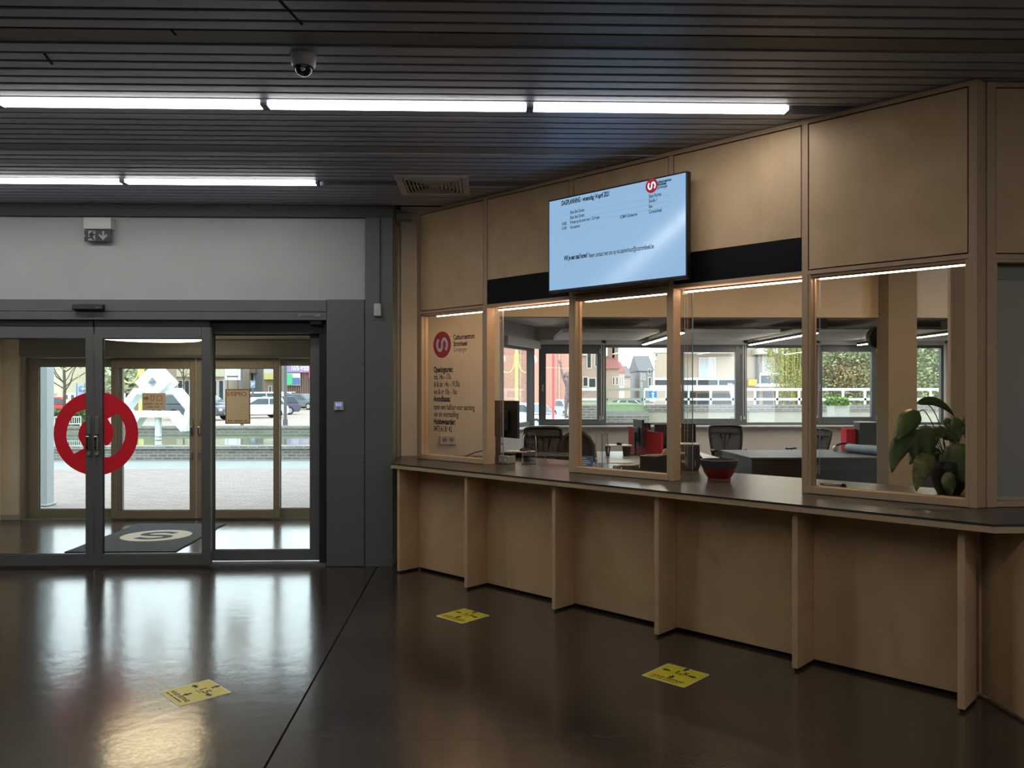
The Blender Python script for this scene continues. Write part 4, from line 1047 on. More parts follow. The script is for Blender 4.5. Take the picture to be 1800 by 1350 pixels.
for (b, c, t, w, dd, m) in (
    ((512,222),(380,300),(220,580), 215, (-.02,-.06,-.12), 'leaf'), ((455,440),(250,560),(190,955), 200, (-.02,-.10,-.14), 'leaf'),
    ((590,385),(560,560),(600,770), 270, (.0,-.04,-.05), 'leaf'), ((480,128),(730,20),(930,285), 95, (.06,.08,.06), 'leaf'),
    ((930,288),(930,420),(985,590), 165, (.03,.0,-.02), 'leaf'), ((1090,268),(1060,380),(985,530), 130, (.04,.02,.0), 'leaf'),
    ((860,300),(830,340),(845,425), 80, (.05,.04,.03), 'leaf'), ((690,735),(530,800),(478,1175), 210, (-.05,-.12,-.16), 'leaf_v'),
    ((920,590),(960,800),(1070,1100), 350, (-.03,-.12,-.14), 'leaf'), ((845,930),(860,1080),(890,1235), 140, (-.10,-.17,-.17), 'leaf'),
    ((480,430),(420,600),(470,830), 160, (.02,-.02,-.03), 'leaf'), ((830,430),(760,440),(690,570), 150, (.02,-.04,-.05), 'leaf'),
    ((700,560),(520,640),(400,860), 190, (.04,.02,.0), 'leaf'), ((1000,330),(1080,330),(1095,620), 120, (.08,.07,.05), 'leaf'), ((760,500),(900,470),(940,620), 120, (.0,-.03,-.03), 'leaf'), ((700,640),(640,760),(760,900), 170, (.06,.05,.04), 'leaf')):
    leaf_blade(pq(*b, dd[0]), pq(*c, dd[1]), pq(*t, dd[2]), w * K1, m)
for P in ([(840,860),(720,480),(585,228),(512,222)], [(850,860),(640,500),(455,440)], [(850,860),(700,520),(590,385)], [(870,860),(760,400),(640,160),(480,128)], [(880,860),(920,500),(930,288)],
          [(900,860),(1000,500),(1090,268)], [(870,860),(880,500),(860,300)], [(850,860),(760,720),(690,735)], [(880,860),(900,650),(920,590)], [(870,860),(800,600),(830,430)], [(860,880),(830,850),(845,930)]):
    build(MB().tube([tuple(v) for v in smooth_path([tuple(pq(*q)) for q in P], 5)], .0032, 5), 'stem', 'stem', pl, smooth=True)

# ---- bead chains of the hatch blinds (hang just inside the hatches)
def chain(label, uu, v0, v1, t, grp='bead chains of the hatch blinds'):
    s_, z0, z1 = ks(uu, t), kz(uu, v1, t), kz(uu, v0, t)
    r_ = root('bead_chain', label, 'chain', at=(s_, t, z0), frame='K', group=grp)
    build(MB().tube(smooth_path([(s_-.012, t, z1), (s_-.012, t, z0+.03), (s_, t, z0), (s_+.012, t, z0+.03), (s_+.012, t, z1)], 5), .0012, 4), 'cord', 'white_pl', r_)
    bd = MB(); z = z0 + .03
    while z < z1:
        for sx in (-.012, .012): bd.ball((s_+sx, t, z), .0028, 6, 4)
        z += .012
    o = build(bd, 'beads', 'white_pl', r_, kind='stuff')
    build(MB().box(s_-.02, s_+.02, t-.015, t+.015, z1, z1+.03), 'clutch', 'white_pl', r_)
chain('white bead chain hanging over the first open hatch', 882, 546, 820, 5.21)
chain('white bead chain ending in a low loop by the third stud', 1206, 518, 804, 5.25)
chain('white bead chain hanging behind the last window', 1438, 492, 816, 5.22)

# ================================================================== OFFICE FURNITURE
def chair_base(r_):
    build(MB().cyl((0,0,.10), (0,0,.43), .028, 12), 'gas_stem', 'black_pl', r_)
    for k in range(5):
        a = 2*math.pi*k/5
        build(MB().bar((0,0,.11), (.28*math.cos(a), .28*math.sin(a), .075), .04, .03), 'base_leg', 'black_pl', r_)
        build(MB().cyl((.28*math.cos(a)-.012*math.sin(a), .28*math.sin(a)+.012*math.cos(a), .03), (.28*math.cos(a)+.012*math.sin(a), .28*math.sin(a)-.012*math.cos(a), .03), .03, 10), 'caster', 'black_pl', r_)
    build(MB().box(-.24, .24, -.22, .24, .43, .50), 'seat', 'black_sat', r_, bevel=.03)
    for sx in (-1, 1):
        build(MB().tube([(sx*.24, 0, .46), (sx*.29, 0, .48), (sx*.29, 0, .66)], .014, 8), 'arm_post', 'black_pl', r_)
        build(MB().box(sx*.29-.035, sx*.29+.035, -.10, .14, .66, .69), 'arm_pad', 'black_pl', r_, bevel=.012)
def mesh_chair(label, at, rz, top=1.05, w=.50):
    r_ = root('office_chair', label, 'chair', at=at, rz=rz, group='black office chairs')
    chair_base(r_)
    h0 = .56; hw = w/2
    def bp(x, z): return (x, -.23 - .10*((z-h0)/(top-h0)) - .03*math.cos(x/hw*1.4), z)
    loop = smooth_path([bp(-hw*.78, h0), bp(-hw*.94, h0+.2), bp(-hw, top-.08), bp(-hw*.88, top-.01), bp(0, top), bp(hw*.88, top-.01), bp(hw, top-.08), bp(hw*.94, h0+.2), bp(hw*.78, h0), bp(0, h0-.01), bp(-hw*.78, h0)], 4)
    build(MB().tube(loop, .021, 8), 'back_frame', 'black_pl', r_, smooth=True)
    build(MB().bar(bp(-hw*.95, top-.115), bp(hw*.95, top-.115), .02, .03), 'upper_bar', 'black_pl', r_)
    m_ = MB(); n = 6
    vs = [bp(hw*.95*(2*i/n-1), h0 + (top-.02-h0)*j/4) for j in range(5) for i in range(n+1)]
    m_.add(vs, [(j*(n+1)+i, j*(n+1)+i+1, (j+1)*(n+1)+i+1, (j+1)*(n+1)+i) for j in range(4) for i in range(n)])
    o = build(m_, 'back_mesh', 'mesh_net', r_, smooth=True); sol = o.modifiers.new('thickness', 'SOLIDIFY'); sol.thickness = .004
    build(MB().tube([(0, -.10, .44), (0, -.30, .50), (0, -.36, .70), (0, -.345, top-.12)], .018, 8).tube([(-.09, -.31, top-.12), (-.03, -.345, .74), (.03, -.345, .74), (.09, -.31, top-.12)], .012, 6), 'back_spine', 'black_pl', r_)
    return r_
def net_mat():
    m = bpy.data.materials.new('chair_net'); m.use_nodes = True; nt = m.node_tree
    b = nt.nodes['Principled BSDF']; b.inputs['Base Color'].default_value = lin('#34373a'); b.inputs['Roughness'].default_value = .8
    b.inputs['Alpha'].default_value = .72
    return m
M['mesh_net'] = net_mat()
def floor_at(u, Y): return (wx(u, Y), Y, 0)
mesh_chair('black mesh office chair left of the big shell chair', floor_at(958, 9.9), R(200-20), 1.185, .46)
sh = root('office_chair', 'large black office chair with rounded solid shell back', 'chair', at=floor_at(1011, 9.05), rz=R(170), group='black office chairs')
chair_base(sh)
m_ = MB(); n, mm = 8, 8; vs = []
for j in range(mm+1):
    z = .52 + (1.215-.52)*j/mm; q = j/mm
    hw = (.19 + .05*math.sin(math.pi*min(1,q*1.1))) * (1 if q < .7 else math.sqrt(max(0.02, 1-((q-.7)/.305)**2)))
    for i in range(n+1):
        x = 2*i/n-1; vs.append((x*hw, -.25 - .07*q + .07*x*x, z))
m_.add(vs, [(j*(n+1)+i, j*(n+1)+i+1, (j+1)*(n+1)+i+1, (j+1)*(n+1)+i) for j in range(mm) for i in range(n)])
o = build(m_, 'back_shell', 'black_sat', sh, smooth=True); sol = o.modifiers.new('thickness', 'SOLIDIFY'); sol.thickness = .03
build(MB().bar((0,-.12,.45), (0,-.30,.56), .08, .03), 'back_bracket', 'black_pl', sh)
mesh_chair('black mesh office chair under the middle office window', floor_at(1285, 13.2), R(180), 1.065, .55)
mesh_chair('black mesh office chair turned sideways near the fourth office window', floor_at(1418, 13.4), R(125), 1.0, .50)

# white desk group
wd = root('white_desk', 'large white office desk under the windows', 'desk', at=(2.2, 11.0, 0))
build(MB().box(1.28, 3.10, 10.10, 12.0, .725, .75), 'desk_top', 'white_desk', wd, bevel=.004)
build(MB().box(1.32, 3.06, 10.13, 10.15, .35, .725), 'modesty_panel', 'white_desk', wd)
for (x, y) in ((1.33,10.2), (3.05,10.2), (1.33,11.9), (3.05,11.9)):
    build(MB().box(x-.025, x+.025, y-.025, y+.025, 0, .725), 'leg', 'alu', wd)
YD = 11.2
def dk(u, Y, z=.7505): return (wx(u, Y), Y, z)
rs = root('monitor_riser', 'white monitor riser with black cut-out legs on the white desk', 'riser', at=dk(1086, YD), rz=R(-8))
build(MB().box(-.17, .20, -.10, .14, .135, .150), 'shelf', 'white_desk', rs, bevel=.004)
for sx, w in ((-.14, .05), (.12, .09)):
    build(MB().prism([(sx-w/2, 0), (sx+w/2, 0), (sx+w/2+.012, .135), (sx-w/2-.012, .135)], -.09, -.07, 'XZ'), 'leg', 'black_pl', rs)
    build(MB().prism([(sx-w/2, 0), (sx+w/2, 0), (sx+w/2+.012, .135), (sx-w/2-.012, .135)], .10, .12, 'XZ'), 'leg', 'black_pl', rs)
build(MB().lathe([(.001,0),(.035,0),(.04,.03),(.001,.04)], (.02, -.02, .15), 12), 'round_box', 'black_pl', rs)
monitor('slim monitor seen edge-on beside the red desk screen', dk(1122, 11.3), R(-83), .42, .39, .115)
monitor('small grey monitor behind the edge-on monitor', dk(1136, 11.85), R(-25), .13, .10, .33)
rf = root('desk_screen', 'red felt desk screen between the monitors', 'screen', at=dk(1140, 11.5))
P0, P1, P2, P3 = Vector(dk(1106, 11.90)), Vector(dk(1139, 11.25)), Vector(dk(1164, 10.95)), None
for A, B, h in ((P0, P1, .375), (P1, P2, .335)):
    d = (B - A).normalized(); nrm = Vector((-d.y, d.x, 0)) * .012
    build(MB().prism([(A.x-nrm.x, A.y-nrm.y), (B.x-nrm.x, B.y-nrm.y), (B.x+nrm.x, B.y+nrm.y), (A.x+nrm.x, A.y+nrm.y)], .7505, .7505+h), 'felt_panel', 'red_felt', rf)
monitor('large black monitor back beside the third kiosk stud', dk(1172, 11.5), R(4), .36, .37, .06)
monitor('dark monitor turned away next to the printer', dk(1210, 11.9), R(-30), .22, .36, .06)
# dark desk with things on it
dd = root('dark_desk', 'dark grey office desk with black front panel behind the kiosk', 'desk', at=(5.4, 11.4, 0))
dx0 = wx(1320, 10.8)
build(MB().box(dx0, 8.6, 10.8, 12.25, .722, .75), 'desk_top', 'dark_desk', dd, bevel=.003)
build(MB().box(dx0+.02, 8.58, 10.82, 10.84, .02, .722), 'front_panel', 'dark_desk_f', dd)
for xs_ in (dx0+.02, 8.56): build(MB().box(xs_, xs_+.02, 10.84, 12.23, .0, .722), 'side_panel', 'dark_desk', dd)
ra = Vector(gp(1491, 789, .80)); rb = Vector(gp(1575, 797, .80))
br = root('paper_roll', 'long pale blue paper roll on the dark desk', 'roll', at=(ra.x, ra.y, .75))
build(MB().cyl((ra.x, ra.y, .815), (rb.x, rb.y-.1, .815), .063, 20), 'roll_body', 'blue_roll', br, smooth='auto')
build(MB().cyl((ra.x-.004, ra.y+.002, .815), (ra.x, ra.y, .815), .045, 16), 'roll_core', 'paper', br)
p = (wx(1484, 12.0), 12.0, .7505)
hp = root('headphones', 'black and white headset beside the blue paper roll', 'headset', at=p)
build(MB().tube(smooth_path([(p[0]-.15, p[1], p[2]+.02), (p[0]-.12, p[1]+.02, p[2]+.075), (p[0], p[1]+.03, p[2]+.11), (p[0]+.12, p[1]+.02, p[2]+.09), (p[0]+.16, p[1], p[2]+.05)], 5), .016, 8), 'headband', 'black_pl', hp, smooth=True)
build(MB().cyl((p[0]-.13, p[1]-.03, p[2]+.04), (p[0]-.13, p[1]+.03, p[2]+.04), .04, 14), 'ear_cup', 'white_pl', hp)
def bk(u0, u1, v0, v1, Y, name, m, label, cat, dpt=.2):
    zb = .7505; x0, x1 = wx(u0, Y), wx(u1, Y)
    r_ = root(name, label, cat, at=((x0+x1)/2, Y, zb))
    build(MB().box(x0, x1, Y, Y+dpt, zb, wz(v0, Y, u0)), 'cover', m, r_, bevel=.004)
    return r_, x0, x1, zb, wz(v0, Y, u0)
r_, x0, x1, zb, zt = bk(1488, 1505, 754, 785, 12.1, 'red_binder', 'red_felt', 'red binder box on the dark desk near the column', 'binder')
build(MB().box(x0+.02, x1-.02, 12.098, 12.10, zb+.05, zb+.16), 'spine_label', 'red', r_)
r_, x0, x1, zb, zt = bk(1511, 1541, 743, 785, 12.0, 'document_case', 'dark_desk', 'dark grey upright document case beside the red binder', 'case')
build(MB().box(x0-.004, x1+.004, 11.995, 12.2, zt, zt+.012), 'lid_edge', 'alu', r_)
for k, (a, b, h0, h1, lab) in enumerate(((1513, 1544, 0, .05, 'lower white book under the thin book on the dark desk'), (1526, 1544, .05, .09, 'upper thin white book on top of the other book'))):
    Yb = 11.75; x0, x1 = wx(a, Yb), wx(b, Yb)
    q = root('book', lab, 'book', at=((x0+x1)/2, Yb, .7505+h0), group='white books on the dark desk')
    build(MB().box(x0, x1, Yb, Yb+.2, .7505+h0+.001, .7505+h1), 'pages', 'paper', q)
    build(MB().box(x0-.004, x1, Yb-.004, Yb+.204, .7505+h1, .7505+h1+.004), 'cover', 'grey_pl', q)
# ================================================================== OUTSIDE
random.seed(11)
GZ = -.25
M['pave'] = brick_mat('pink_clinker_paving', '#a1928d', '#92837f', '#7d7572', .22, .11, .8, 'XY', .012)
M['pave_l'] = mat('pale_concrete', '#8f9492', .85, var=.06, scale=2)
M['asphalt'] = mat('pinkish_asphalt', '#a2948b', .9, var=.05, scale=.3)
M['pondbrick'] = brick_mat('grey_pond_brick', '#6f6c68', '#8b8780', '#a09d97', .22, .07, .9, 'XZ', .012)
M['water'] = mat('pond_water', '#5f6f55', .05, ior=1.33)
M['obrick'] = brick_mat('orange_brick', '#b97f69', '#ad735f', '#c2a595', .30, .10, .9, 'XZ', .02)
M['pbrick'] = brick_mat('pale_brick', '#b9a595', '#a89383', '#c2b5a8', .30, .10, .9, 'XZ', .02)
M['bbrick'] = brick_mat('brown_brick', '#94806f', '#80705f', '#a89b8c', .30, .10, .9, 'XZ', .02)
M['rampbrick'] = brick_mat('ramp_brick', '#6c6864', '#83807a', '#9d9a94', .22, .065, .9, 'XZ', .012)
M['render_w'] = mat('white_render', '#d9d9d5', .85); M['render_c'] = mat('cream_render', '#ccc6ae', .85); M['render_g'] = mat('grey_render', '#8b8e92', .85); M['render_b'] = mat('beige_render', '#bcae9d', .85, var=.04, scale=1)
M['roof_r'] = mat('red_roof_tiles', '#96605a', .8, var=.15, scale=6); M['roof_g'] = mat('slate_roof', '#6d7076', .7, var=.1, scale=6)
M['win_dark'] = mat('house_glass', '#3d474e', .12); M['curtain'] = mat('pale_curtain', '#c4cdd4', .7, var=.12, scale=14, stretch=(1,1,.05))
M['rail_w'] = mat('white_railing', '#dfe6ea', .4); M['rail_g'] = mat('green_railing', '#9aa894', .5)
M['grass'] = mat('lawn', '#6d8260', .95, var=.2, scale=12); M['hedge'] = mat('hedge_leaf', '#5d7048', .8, var=.3, scale=9); M['ivy'] = mat('ivy_leaf', '#adb892', .8, var=.35, scale=5); M['ivy_b'] = mat('ivy_leaf_brown', '#b5a57c', .8, var=.3, scale=5); M['willow'] = mat('willow_leaf', '#9a9a5a', .8, var=.25, scale=7)
M['bark'] = mat('bark', '#5b5148', .9, var=.2, scale=9); M['lamp_y'] = mat('yellow_paint', '#d6d084', .45); M['pole_r'] = mat('red_pole_paint', '#cc5260', .45); M['pole_d'] = mat('dark_pole', '#565a5e', .5)
M['statue'] = mat('weathered_bronze', '#7a6a66', .6, metal=.3, var=.4, scale=16)
M['sculpt'] = mat('white_sculpture_paint', '#e9eff2', .5)
M['tyre'] = mat('tyre', '#222325', .8); M['hub'] = mat('wheel_hub', '#a9adb0', .4, metal=.5); M['cglass'] = mat('car_glass', '#4e5d66', .1); M['tail'] = mat('tail_light', '#b3202c', .3); M['headl'] = mat('head_light', '#dfe4e6', .2)

build(MB().box(-60, -1.5, 10.62, 17.3, -.25, -.005), 'ground_paving', 'pave', kind='structure', at=(-10, 12, -.005))
build(MB().box(-60, -1.5, 17.3, 19.5, -.25, -.008), 'ground_path', 'pave_l', kind='structure', at=(-10, 18, -.008))
build(MB().box(-140, 160, 31.4, 260, GZ-.2, GZ).box(-1.5, 160, 15.25, 31.4, GZ-.2, GZ), 'ground_street', 'asphalt', kind='structure', at=(0, 40, GZ))
build(MB().box(-60, -1.5, 19.5, 19.95, -.25, .27).box(-60, -1.5, 19.42, 20.0, .27, .33), 'wall_pond_near', 'pondbrick', kind='structure', at=(-8, 19.5, 0))
build(MB().box(-60, -1.5, 31.0, 31.45, -.25, .22).box(-60, -1.5, 30.95, 31.5, .22, .32), 'wall_pond_far', 'pondbrick', kind='structure', at=(-8, 31, 0))
build(MB().box(-1.9, -1.5, 20, 31, -.25, .3), 'wall_pond_side', 'pondbrick', kind='structure', at=(-1.7, 25, 0))
build(MB().box(-60, -1.92, 20.0, 30.95, -.2, .08), 'pond_water', 'water', at=(-10, 25, .08), label='still greenish pond water outside the entrance', cat='water', kind='stuff')
# canopy column outside the doors
cyo = 11.7
build(MB().box(wx(69, cyo), wx(82, cyo), cyo, cyo+.2, 0, 3.4).box(wx(66, cyo), wx(85, cyo), cyo-.03, cyo+.23, 0, .03), 'canopy_column', mat('pale_blue_concrete', '#b4c0c6', .8), at=(wx(75, cyo), cyo, 0), label='pale grey concrete canopy column just outside the left outer door panel', cat='column', bevel=.01)

# ---- white hexagonal sculpture in the pond
YS = 22.2
def q9(x, y, Y=YS): return (wx(200+x/9, Y), wz(630+y/9, Y, 270))
sc_ = root('white_sculpture', 'white faceted geometric sculpture on a round column in the pond', 'sculpture', at=(wx(278, YS), YS, .08))
def beamring(pts, wpx, y0, y1, name, closed=False):
    m_ = MB(); P = [Vector((*q9(*p), 0)) for p in pts]
    w = wpx / 9 * YS / F_PX
    n = len(P); rng = range(n if closed else n-1)
    for i in rng:
        A, B = P[i], P[(i+1) % n]; d = (B-A).normalized(); nn = Vector((-d.y, d.x, 0))*w/2
        ea, eb = A - d*w*.28, B + d*w*.28
        m_.prism([(ea.x-nn.x, ea.y-nn.y), (eb.x-nn.x, eb.y-nn.y), (eb.x+nn.x, eb.y+nn.y), (ea.x+nn.x, ea.y+nn.y)], y0+.0008*i, y1+.0008*i, 'XZ')
    return build(m_, name, 'sculpt', sc_)
beamring([(190,790),(400,520),(1010,520),(1240,800),(1140,1110),(950,880),(450,880),(330,1060)], 95, YS-.25, YS+.25, 'hexagon_frame', True)
cxm, dxm = (710, 385), 1
outer = [(710,105),(985,385),(710,640),(435,385)]; inn = [(710,300),(785,385),(710,470),(635,385)]
m_ = MB()
for i in range(4):
    a, b = outer[i], outer[(i+1)%4]; c, d = inn[(i+1)%4], inn[i]
    m_.prism([q9(*a), q9(*b), q9(*c), q9(*d)], YS-.42, YS+.22, 'XZ')
build(m_, 'diamond_block', 'sculpt', sc_)
m_ = MB(); cz = q9(705, 930)
m_.cyl((cz[0], YS, .0), (cz[0], YS, cz[1]), .087, 20)
build(m_, 'column', 'sculpt', sc_, smooth='auto')
build(MB().cyl((cz[0], YS, .30), (cz[0], YS, .33), .092, 20).cyl((cz[0], YS, .40), (cz[0], YS, .42), .092, 20), 'column_ring', 'grey_pl', sc_)

# ---- yellow street lamps with curled arms
def curl_lamp(label, u, Y, zbase, ztop, arm_z, r=.05, sc=1.0, globe=True):
    x = wx(u, Y)
    r_ = root('street_lamp', label, 'street lamp', at=(x, Y, zbase), group='yellow curled street lamps')
    build(MB().cyl((x, Y, zbase), (x, Y, ztop), r, 10), 'pole', 'lamp_y', r_, smooth='auto')
    for sx in (-1, 1):
        build(MB().tube(smooth_path([(x+sx*.10*sc, Y, arm_z+1.0*sc), (x+sx*.12*sc, Y, arm_z+.45*sc), (x+sx*.28*sc, Y, arm_z+.1*sc), (x+sx*.55*sc, Y, arm_z), (x+sx*.78*sc, Y, arm_z+.16*sc), (x+sx*.85*sc, Y, arm_z+.42*sc)], 5), .035*sc, 7), 'curled_arm', 'lamp_y', r_, smooth=True)
        if globe: build(MB().ball((x+sx*.85*sc, Y, arm_z+.72*sc), .27*sc, 14, 9), 'globe', 'white_pl', r_, smooth=True)
    build(MB().cyl((x, Y, arm_z+.85*sc), (x, Y, arm_z+1.0*sc), .14*sc, 10), 'collar', 'lamp_y', r_)
    return r_
curl_lamp('yellow street lamp behind the white sculpture', 248, 34, GZ, 5.2, wz(673, 34, 248), .10, .95, True)
curl_lamp('thin yellow street lamp at the left beyond the pond', 152, 36, GZ, 5.5, 3.4, .05, .9)
curl_lamp('yellow street lamp in the narrow oblique office window', 908, 27, GZ, 5.0, wz(655, 27, 908), .055, .62)

# ---- cars
def car(label, u, Y, rz, col, kind='hatch', z=GZ, sc=1.0):
    """a car with its length along local X, nose at +X"""
    r_ = root('car', label, 'car', at=(wx(u, Y), Y, z), rz=rz, group='parked cars')
    L, W, Hb, H = {'hatch': (4.1, 1.75, .88, 1.48), 'suv': (4.4, 1.85, 1.02, 1.66), 'van': (4.6, 1.85, 1.05, 1.85), 'jeep': (4.3, 1.85, 1.12, 1.85), 'wagon': (4.6, 1.8, .92, 1.50)}[kind]
    L, W, Hb, H = L*sc, W*sc, Hb*sc, H*sc
    h = L/2
    body = {'hatch': [(-h, .38), (-h, .75), (-h+.12, Hb), (h*.35, Hb), (h*.88, Hb-.16), (h, .62), (h, .35), (h-.15, .24), (-h+.12, .24)],
            'suv': [(-h, .42), (-h, .9), (-h+.08, Hb), (h*.35, Hb), (h*.92, Hb-.10), (h, .75), (h, .40), (h-.15, .30), (-h+.12, .30)]}
    pr_ = body['suv' if kind in ('suv', 'van', 'jeep') else 'hatch']
    mt = mat('car_paint', col, .3, spec=.6)
    build(MB().prism(pr_, -W/2, W/2, 'XZ'), 'body', mt, r_, bevel=.07)
    top = {'hatch': [(-h+.10, Hb), (-h+.48, H), (h*.12, H), (h*.52, Hb)], 'suv': [(-h+.08, Hb), (-h+.35, H), (h*.15, H), (h*.48, Hb)],
           'van': [(-h+.05, Hb), (-h+.12, H), (h*.35, H), (h*.68, Hb)], 'jeep': [(-h+.06, Hb), (-h+.10, H), (h*.18, H), (h*.30, Hb)], 'wagon': [(-h+.06, Hb), (-h+.40, H), (h*.15, H), (h*.52, Hb)]}[kind]
    cb_ = build(MB().prism(top, -W/2+.11, W/2-.11, 'XZ'), 'cabin', mt, r_, bevel=.05)
    cxm = sum(p[0] for p in top)/4; czm = sum(p[1] for p in top)/4
    gl = [(cxm + (p[0]-cxm)*.86, czm + (p[1]-czm)*.68) for p in top]
    for sy in (-1, 1):
        half = (gl[1][0]+gl[2][0])/2
        A = [gl[0], gl[1], (half-.04, gl[1][1]), (half-.04, gl[0][1])]; B = [(half+.04, gl[0][1]), (half+.04, gl[1][1]), gl[2], gl[3]]
        y0 = sy*(W/2-.108)
        for G_ in (A, B): build(MB().prism(G_, min(y0, y0+sy*.012), max(y0, y0+sy*.012), 'XZ'), 'side_window', 'cglass', cb_)
    for (p, q_, nm) in ((top[2], top[3], 'windscreen'), (top[1], top[0], 'rear_window')):
        a = Vector((p[0], 0, p[1])); b = Vector((q_[0], 0, q_[1])); d = (b-a); nx = Vector((1 if nm == 'windscreen' else -1, 0, .5)).normalized()*.02
        P = [a+d*.12+nx, a+d*.88+nx]; hw = W/2-.2
        build(MB().add([(P[0].x, -hw, P[0].z), (P[0].x, hw, P[0].z), (P[1].x, hw, P[1].z), (P[1].x, -hw, P[1].z)] + [(P[0].x-nx.x*2, -hw, P[0].z-nx.z*2), (P[0].x-nx.x*2, hw, P[0].z-nx.z*2), (P[1].x-nx.x*2, hw, P[1].z-nx.z*2), (P[1].x-nx.x*2, -hw, P[1].z-nx.z*2)], [(0,1,2,3),(7,6,5,4),(0,4,5,1),(1,5,6,2),(2,6,7,3),(3,7,4,0)]), nm, 'cglass', cb_)
    for sx in (-.60, .62):
        for sy in (-1, 1):
            wy = sy*(W/2-.09); wr = .33*sc*(1.1 if kind in ('suv','jeep') else 1)
            wh = build(MB().cyl((sx*h, wy-.11, wr), (sx*h, wy+.11, wr), wr, 18), 'wheel', 'tyre', r_)
            build(MB().cyl((sx*h, wy+sy*.10, wr), (sx*h, wy+sy*.125, wr), wr*.62, 12), 'hub_cap', 'hub', wh)
    for sy in (-1, 1):
        build(MB().box(-h-.01, -h+.08, sy*W*.36-.15, sy*W*.36+.15, .72*Hb, .92*Hb), 'tail_light', 'tail', r_)
        build(MB().box(h-.2, h+.005, sy*W*.36-.16, sy*W*.36+.16, .62*Hb, .76*Hb), 'head_light', 'headl', r_)
    if kind == 'jeep': build(MB().cyl((-h-.16, 0, .95), (-h-.0, 0, .95), .36, 16), 'spare_wheel', 'tyre', r_)
    build(MB().box(h-.02, h+.012, -.26, .26, .40, .50), 'number_plate', 'white_pl', r_)
    return r_
car('dark grey off-roader parked behind the OPEN notice', 351, 54, R(-20), '#4a5158', 'suv')
car('white hatchback parked right of the OPEN notice', 452, 58, R(-150), '#dfe3e6', 'hatch')
car('purple estate car parked behind the white hatchback', 474, 66, R(-150), '#55536b', 'wagon')
car('white van with long roof behind the purple estate car', 455, 73, R(-165), '#e2e6e8', 'van')
car('white boxy jeep in front of the brown shop', 509, 90, R(-5), '#d9dfe0', 'jeep')
car('grey crossover parked on the far right of the car park', 533, 84, R(-25), '#6b7274', 'suv')
car('dark car seen through the white sculpture', 305, 74, R(15), '#3b4047', 'wagon')
car('grey hatchback far left of the off-roader', 372, 84, R(-10), '#8a8f94', 'hatch')
car('silver car behind the right arm of the sculpture', 345, 96, R(15), '#b9bec2', 'hatch')
car('red car parked behind the hedge', 108, 62, R(5), '#c23a3a', 'hatch')
car('small white car far behind the estate car', 440, 100, R(-160), '#e3e3e6', 'hatch')
car('pale blue car in front of the orange brick wall', 1003, 58, R(-80), '#a9c3d6', 'hatch', z=-.35, sc=.95)
car('white car in the narrow oblique office window', 936, 46, R(-50), '#d5d9db', 'hatch', z=-.5)
car('white car parked far down the street behind the railing', 1106, 70, R(15), '#e1e4e6', 'hatch', z=-.2, sc=.8)
car('silver car parked low behind the railing near the houses', 1126, 53, R(10), '#c9ced2', 'wagon', z=-.6, sc=.8)

# ---- houses
def house(label, u0, u1, Y, zt, wall, dpt=10, roof=None, wins=(), name='house', z0=GZ, roof_h=2.5, Xs=None, cat='house', bands=(), frame='render_w', glass_='win_dark'):
    """wins: (u0, v0, u1, v1) facade openings in survey bearings"""
    x0, x1 = Xs or (wx(u0, Y), wx(u1, Y))
    r_ = root(name, label, cat, at=((x0+x1)/2, Y, z0))
    build(MB().box(x0, x1, Y, Y+dpt, z0, zt), 'walls', wall, r_)
    if roof:
        m_ = MB().prism([(Y-.3, zt), (Y+dpt+.3, zt), (Y+dpt/2, zt+roof_h)], x0-.2, x1+.2, 'YZ')
        build(m_, 'roof', roof, r_)
    for (a, va, b, vb) in wins:
        X0, X1, Z1, Z0 = wx(a, Y), wx(b, Y), wz(va, Y, a), wz(vb, Y, a)
        w_ = build(MB().frame(X0, X1, Z0, Z1, Y-.06, Y+.02, .09, .09, .09, .09), 'window_frame', frame, r_)
        build(MB().box(X0+.08, X1-.08, Y-.03, Y-.01, Z0+.08, Z1-.08), 'window_pane', glass_, w_)
    for (a, va, b, vb, dz, m) in bands:
        X0, X1, Z1, Z0 = wx(a, Y), wx(b, Y), wz(va, Y, a), wz(vb, Y, a)
        build(MB().box(X0, X1, Y-dz, Y+.02, Z0, Z1), 'facade_band', m, r_)
    return r_
# across the car park (entrance side)
house('cream rendered house at the far left beyond the pond', 70, 107, 75, 9, 'render_c', dpt=6, wins=((84, 704, 96, 712),), bands=((84,690,100,692,.3,'render_w'),))
house('brown brick house overgrown with ivy beyond the pond', 108, 242, 82, 9, 'bbrick', roof='roof_r', wins=((215,655,226,672),(180,655,188,670)))
house('grey shop building with tall glass front behind the sculpture', 296, 396, 100, 9, 'render_b', wins=tuple((300+k*12, 668, 310+k*12, 705) for k in range(8)), bands=((296,640,396,662,.5,'render_c'),))
house('dark stepped apartment building above the white van', 396, 462, 112, 12, 'render_g', wins=((402,676,412,696),(425,650,433,668),(440,655,447,675),(427,680,434,695)), bands=((424,640,434,662,.6,'render_c'),(438,646,452,656,.8,'bbrick')))
house('brown building with a yellow-white sign over the purple car', 462, 496, 104, 8, 'bbrick', wins=((472,678,478,690),(484,676,490,690)), bands=((466,640,486,656,.6,'render_w'),(466,656,486,667,.6,'lamp_y')))
sh_ = house('brown corrugated shop with purple advertising band', 496, 600, 98, 8.5, 'bbrick', name='shop', cat='shop')
M['corr'] = mat('brown_corrugated', '#7d625c', .6); M['purple'] = mat('purple_sign', '#a58cc0', .6); M['bill_g'] = mat('billboard_green', '#4fc08a', .6); M['bill_b'] = mat('billboard_blue', '#5578a8', .6)
for k in range(26):
    X0 = wx(500+k*3.9, 97.9); build(MB().box(X0, X0+.18, 97.82, 98.0, GZ, 5), 'corrugation_rib', 'corr', sh_)
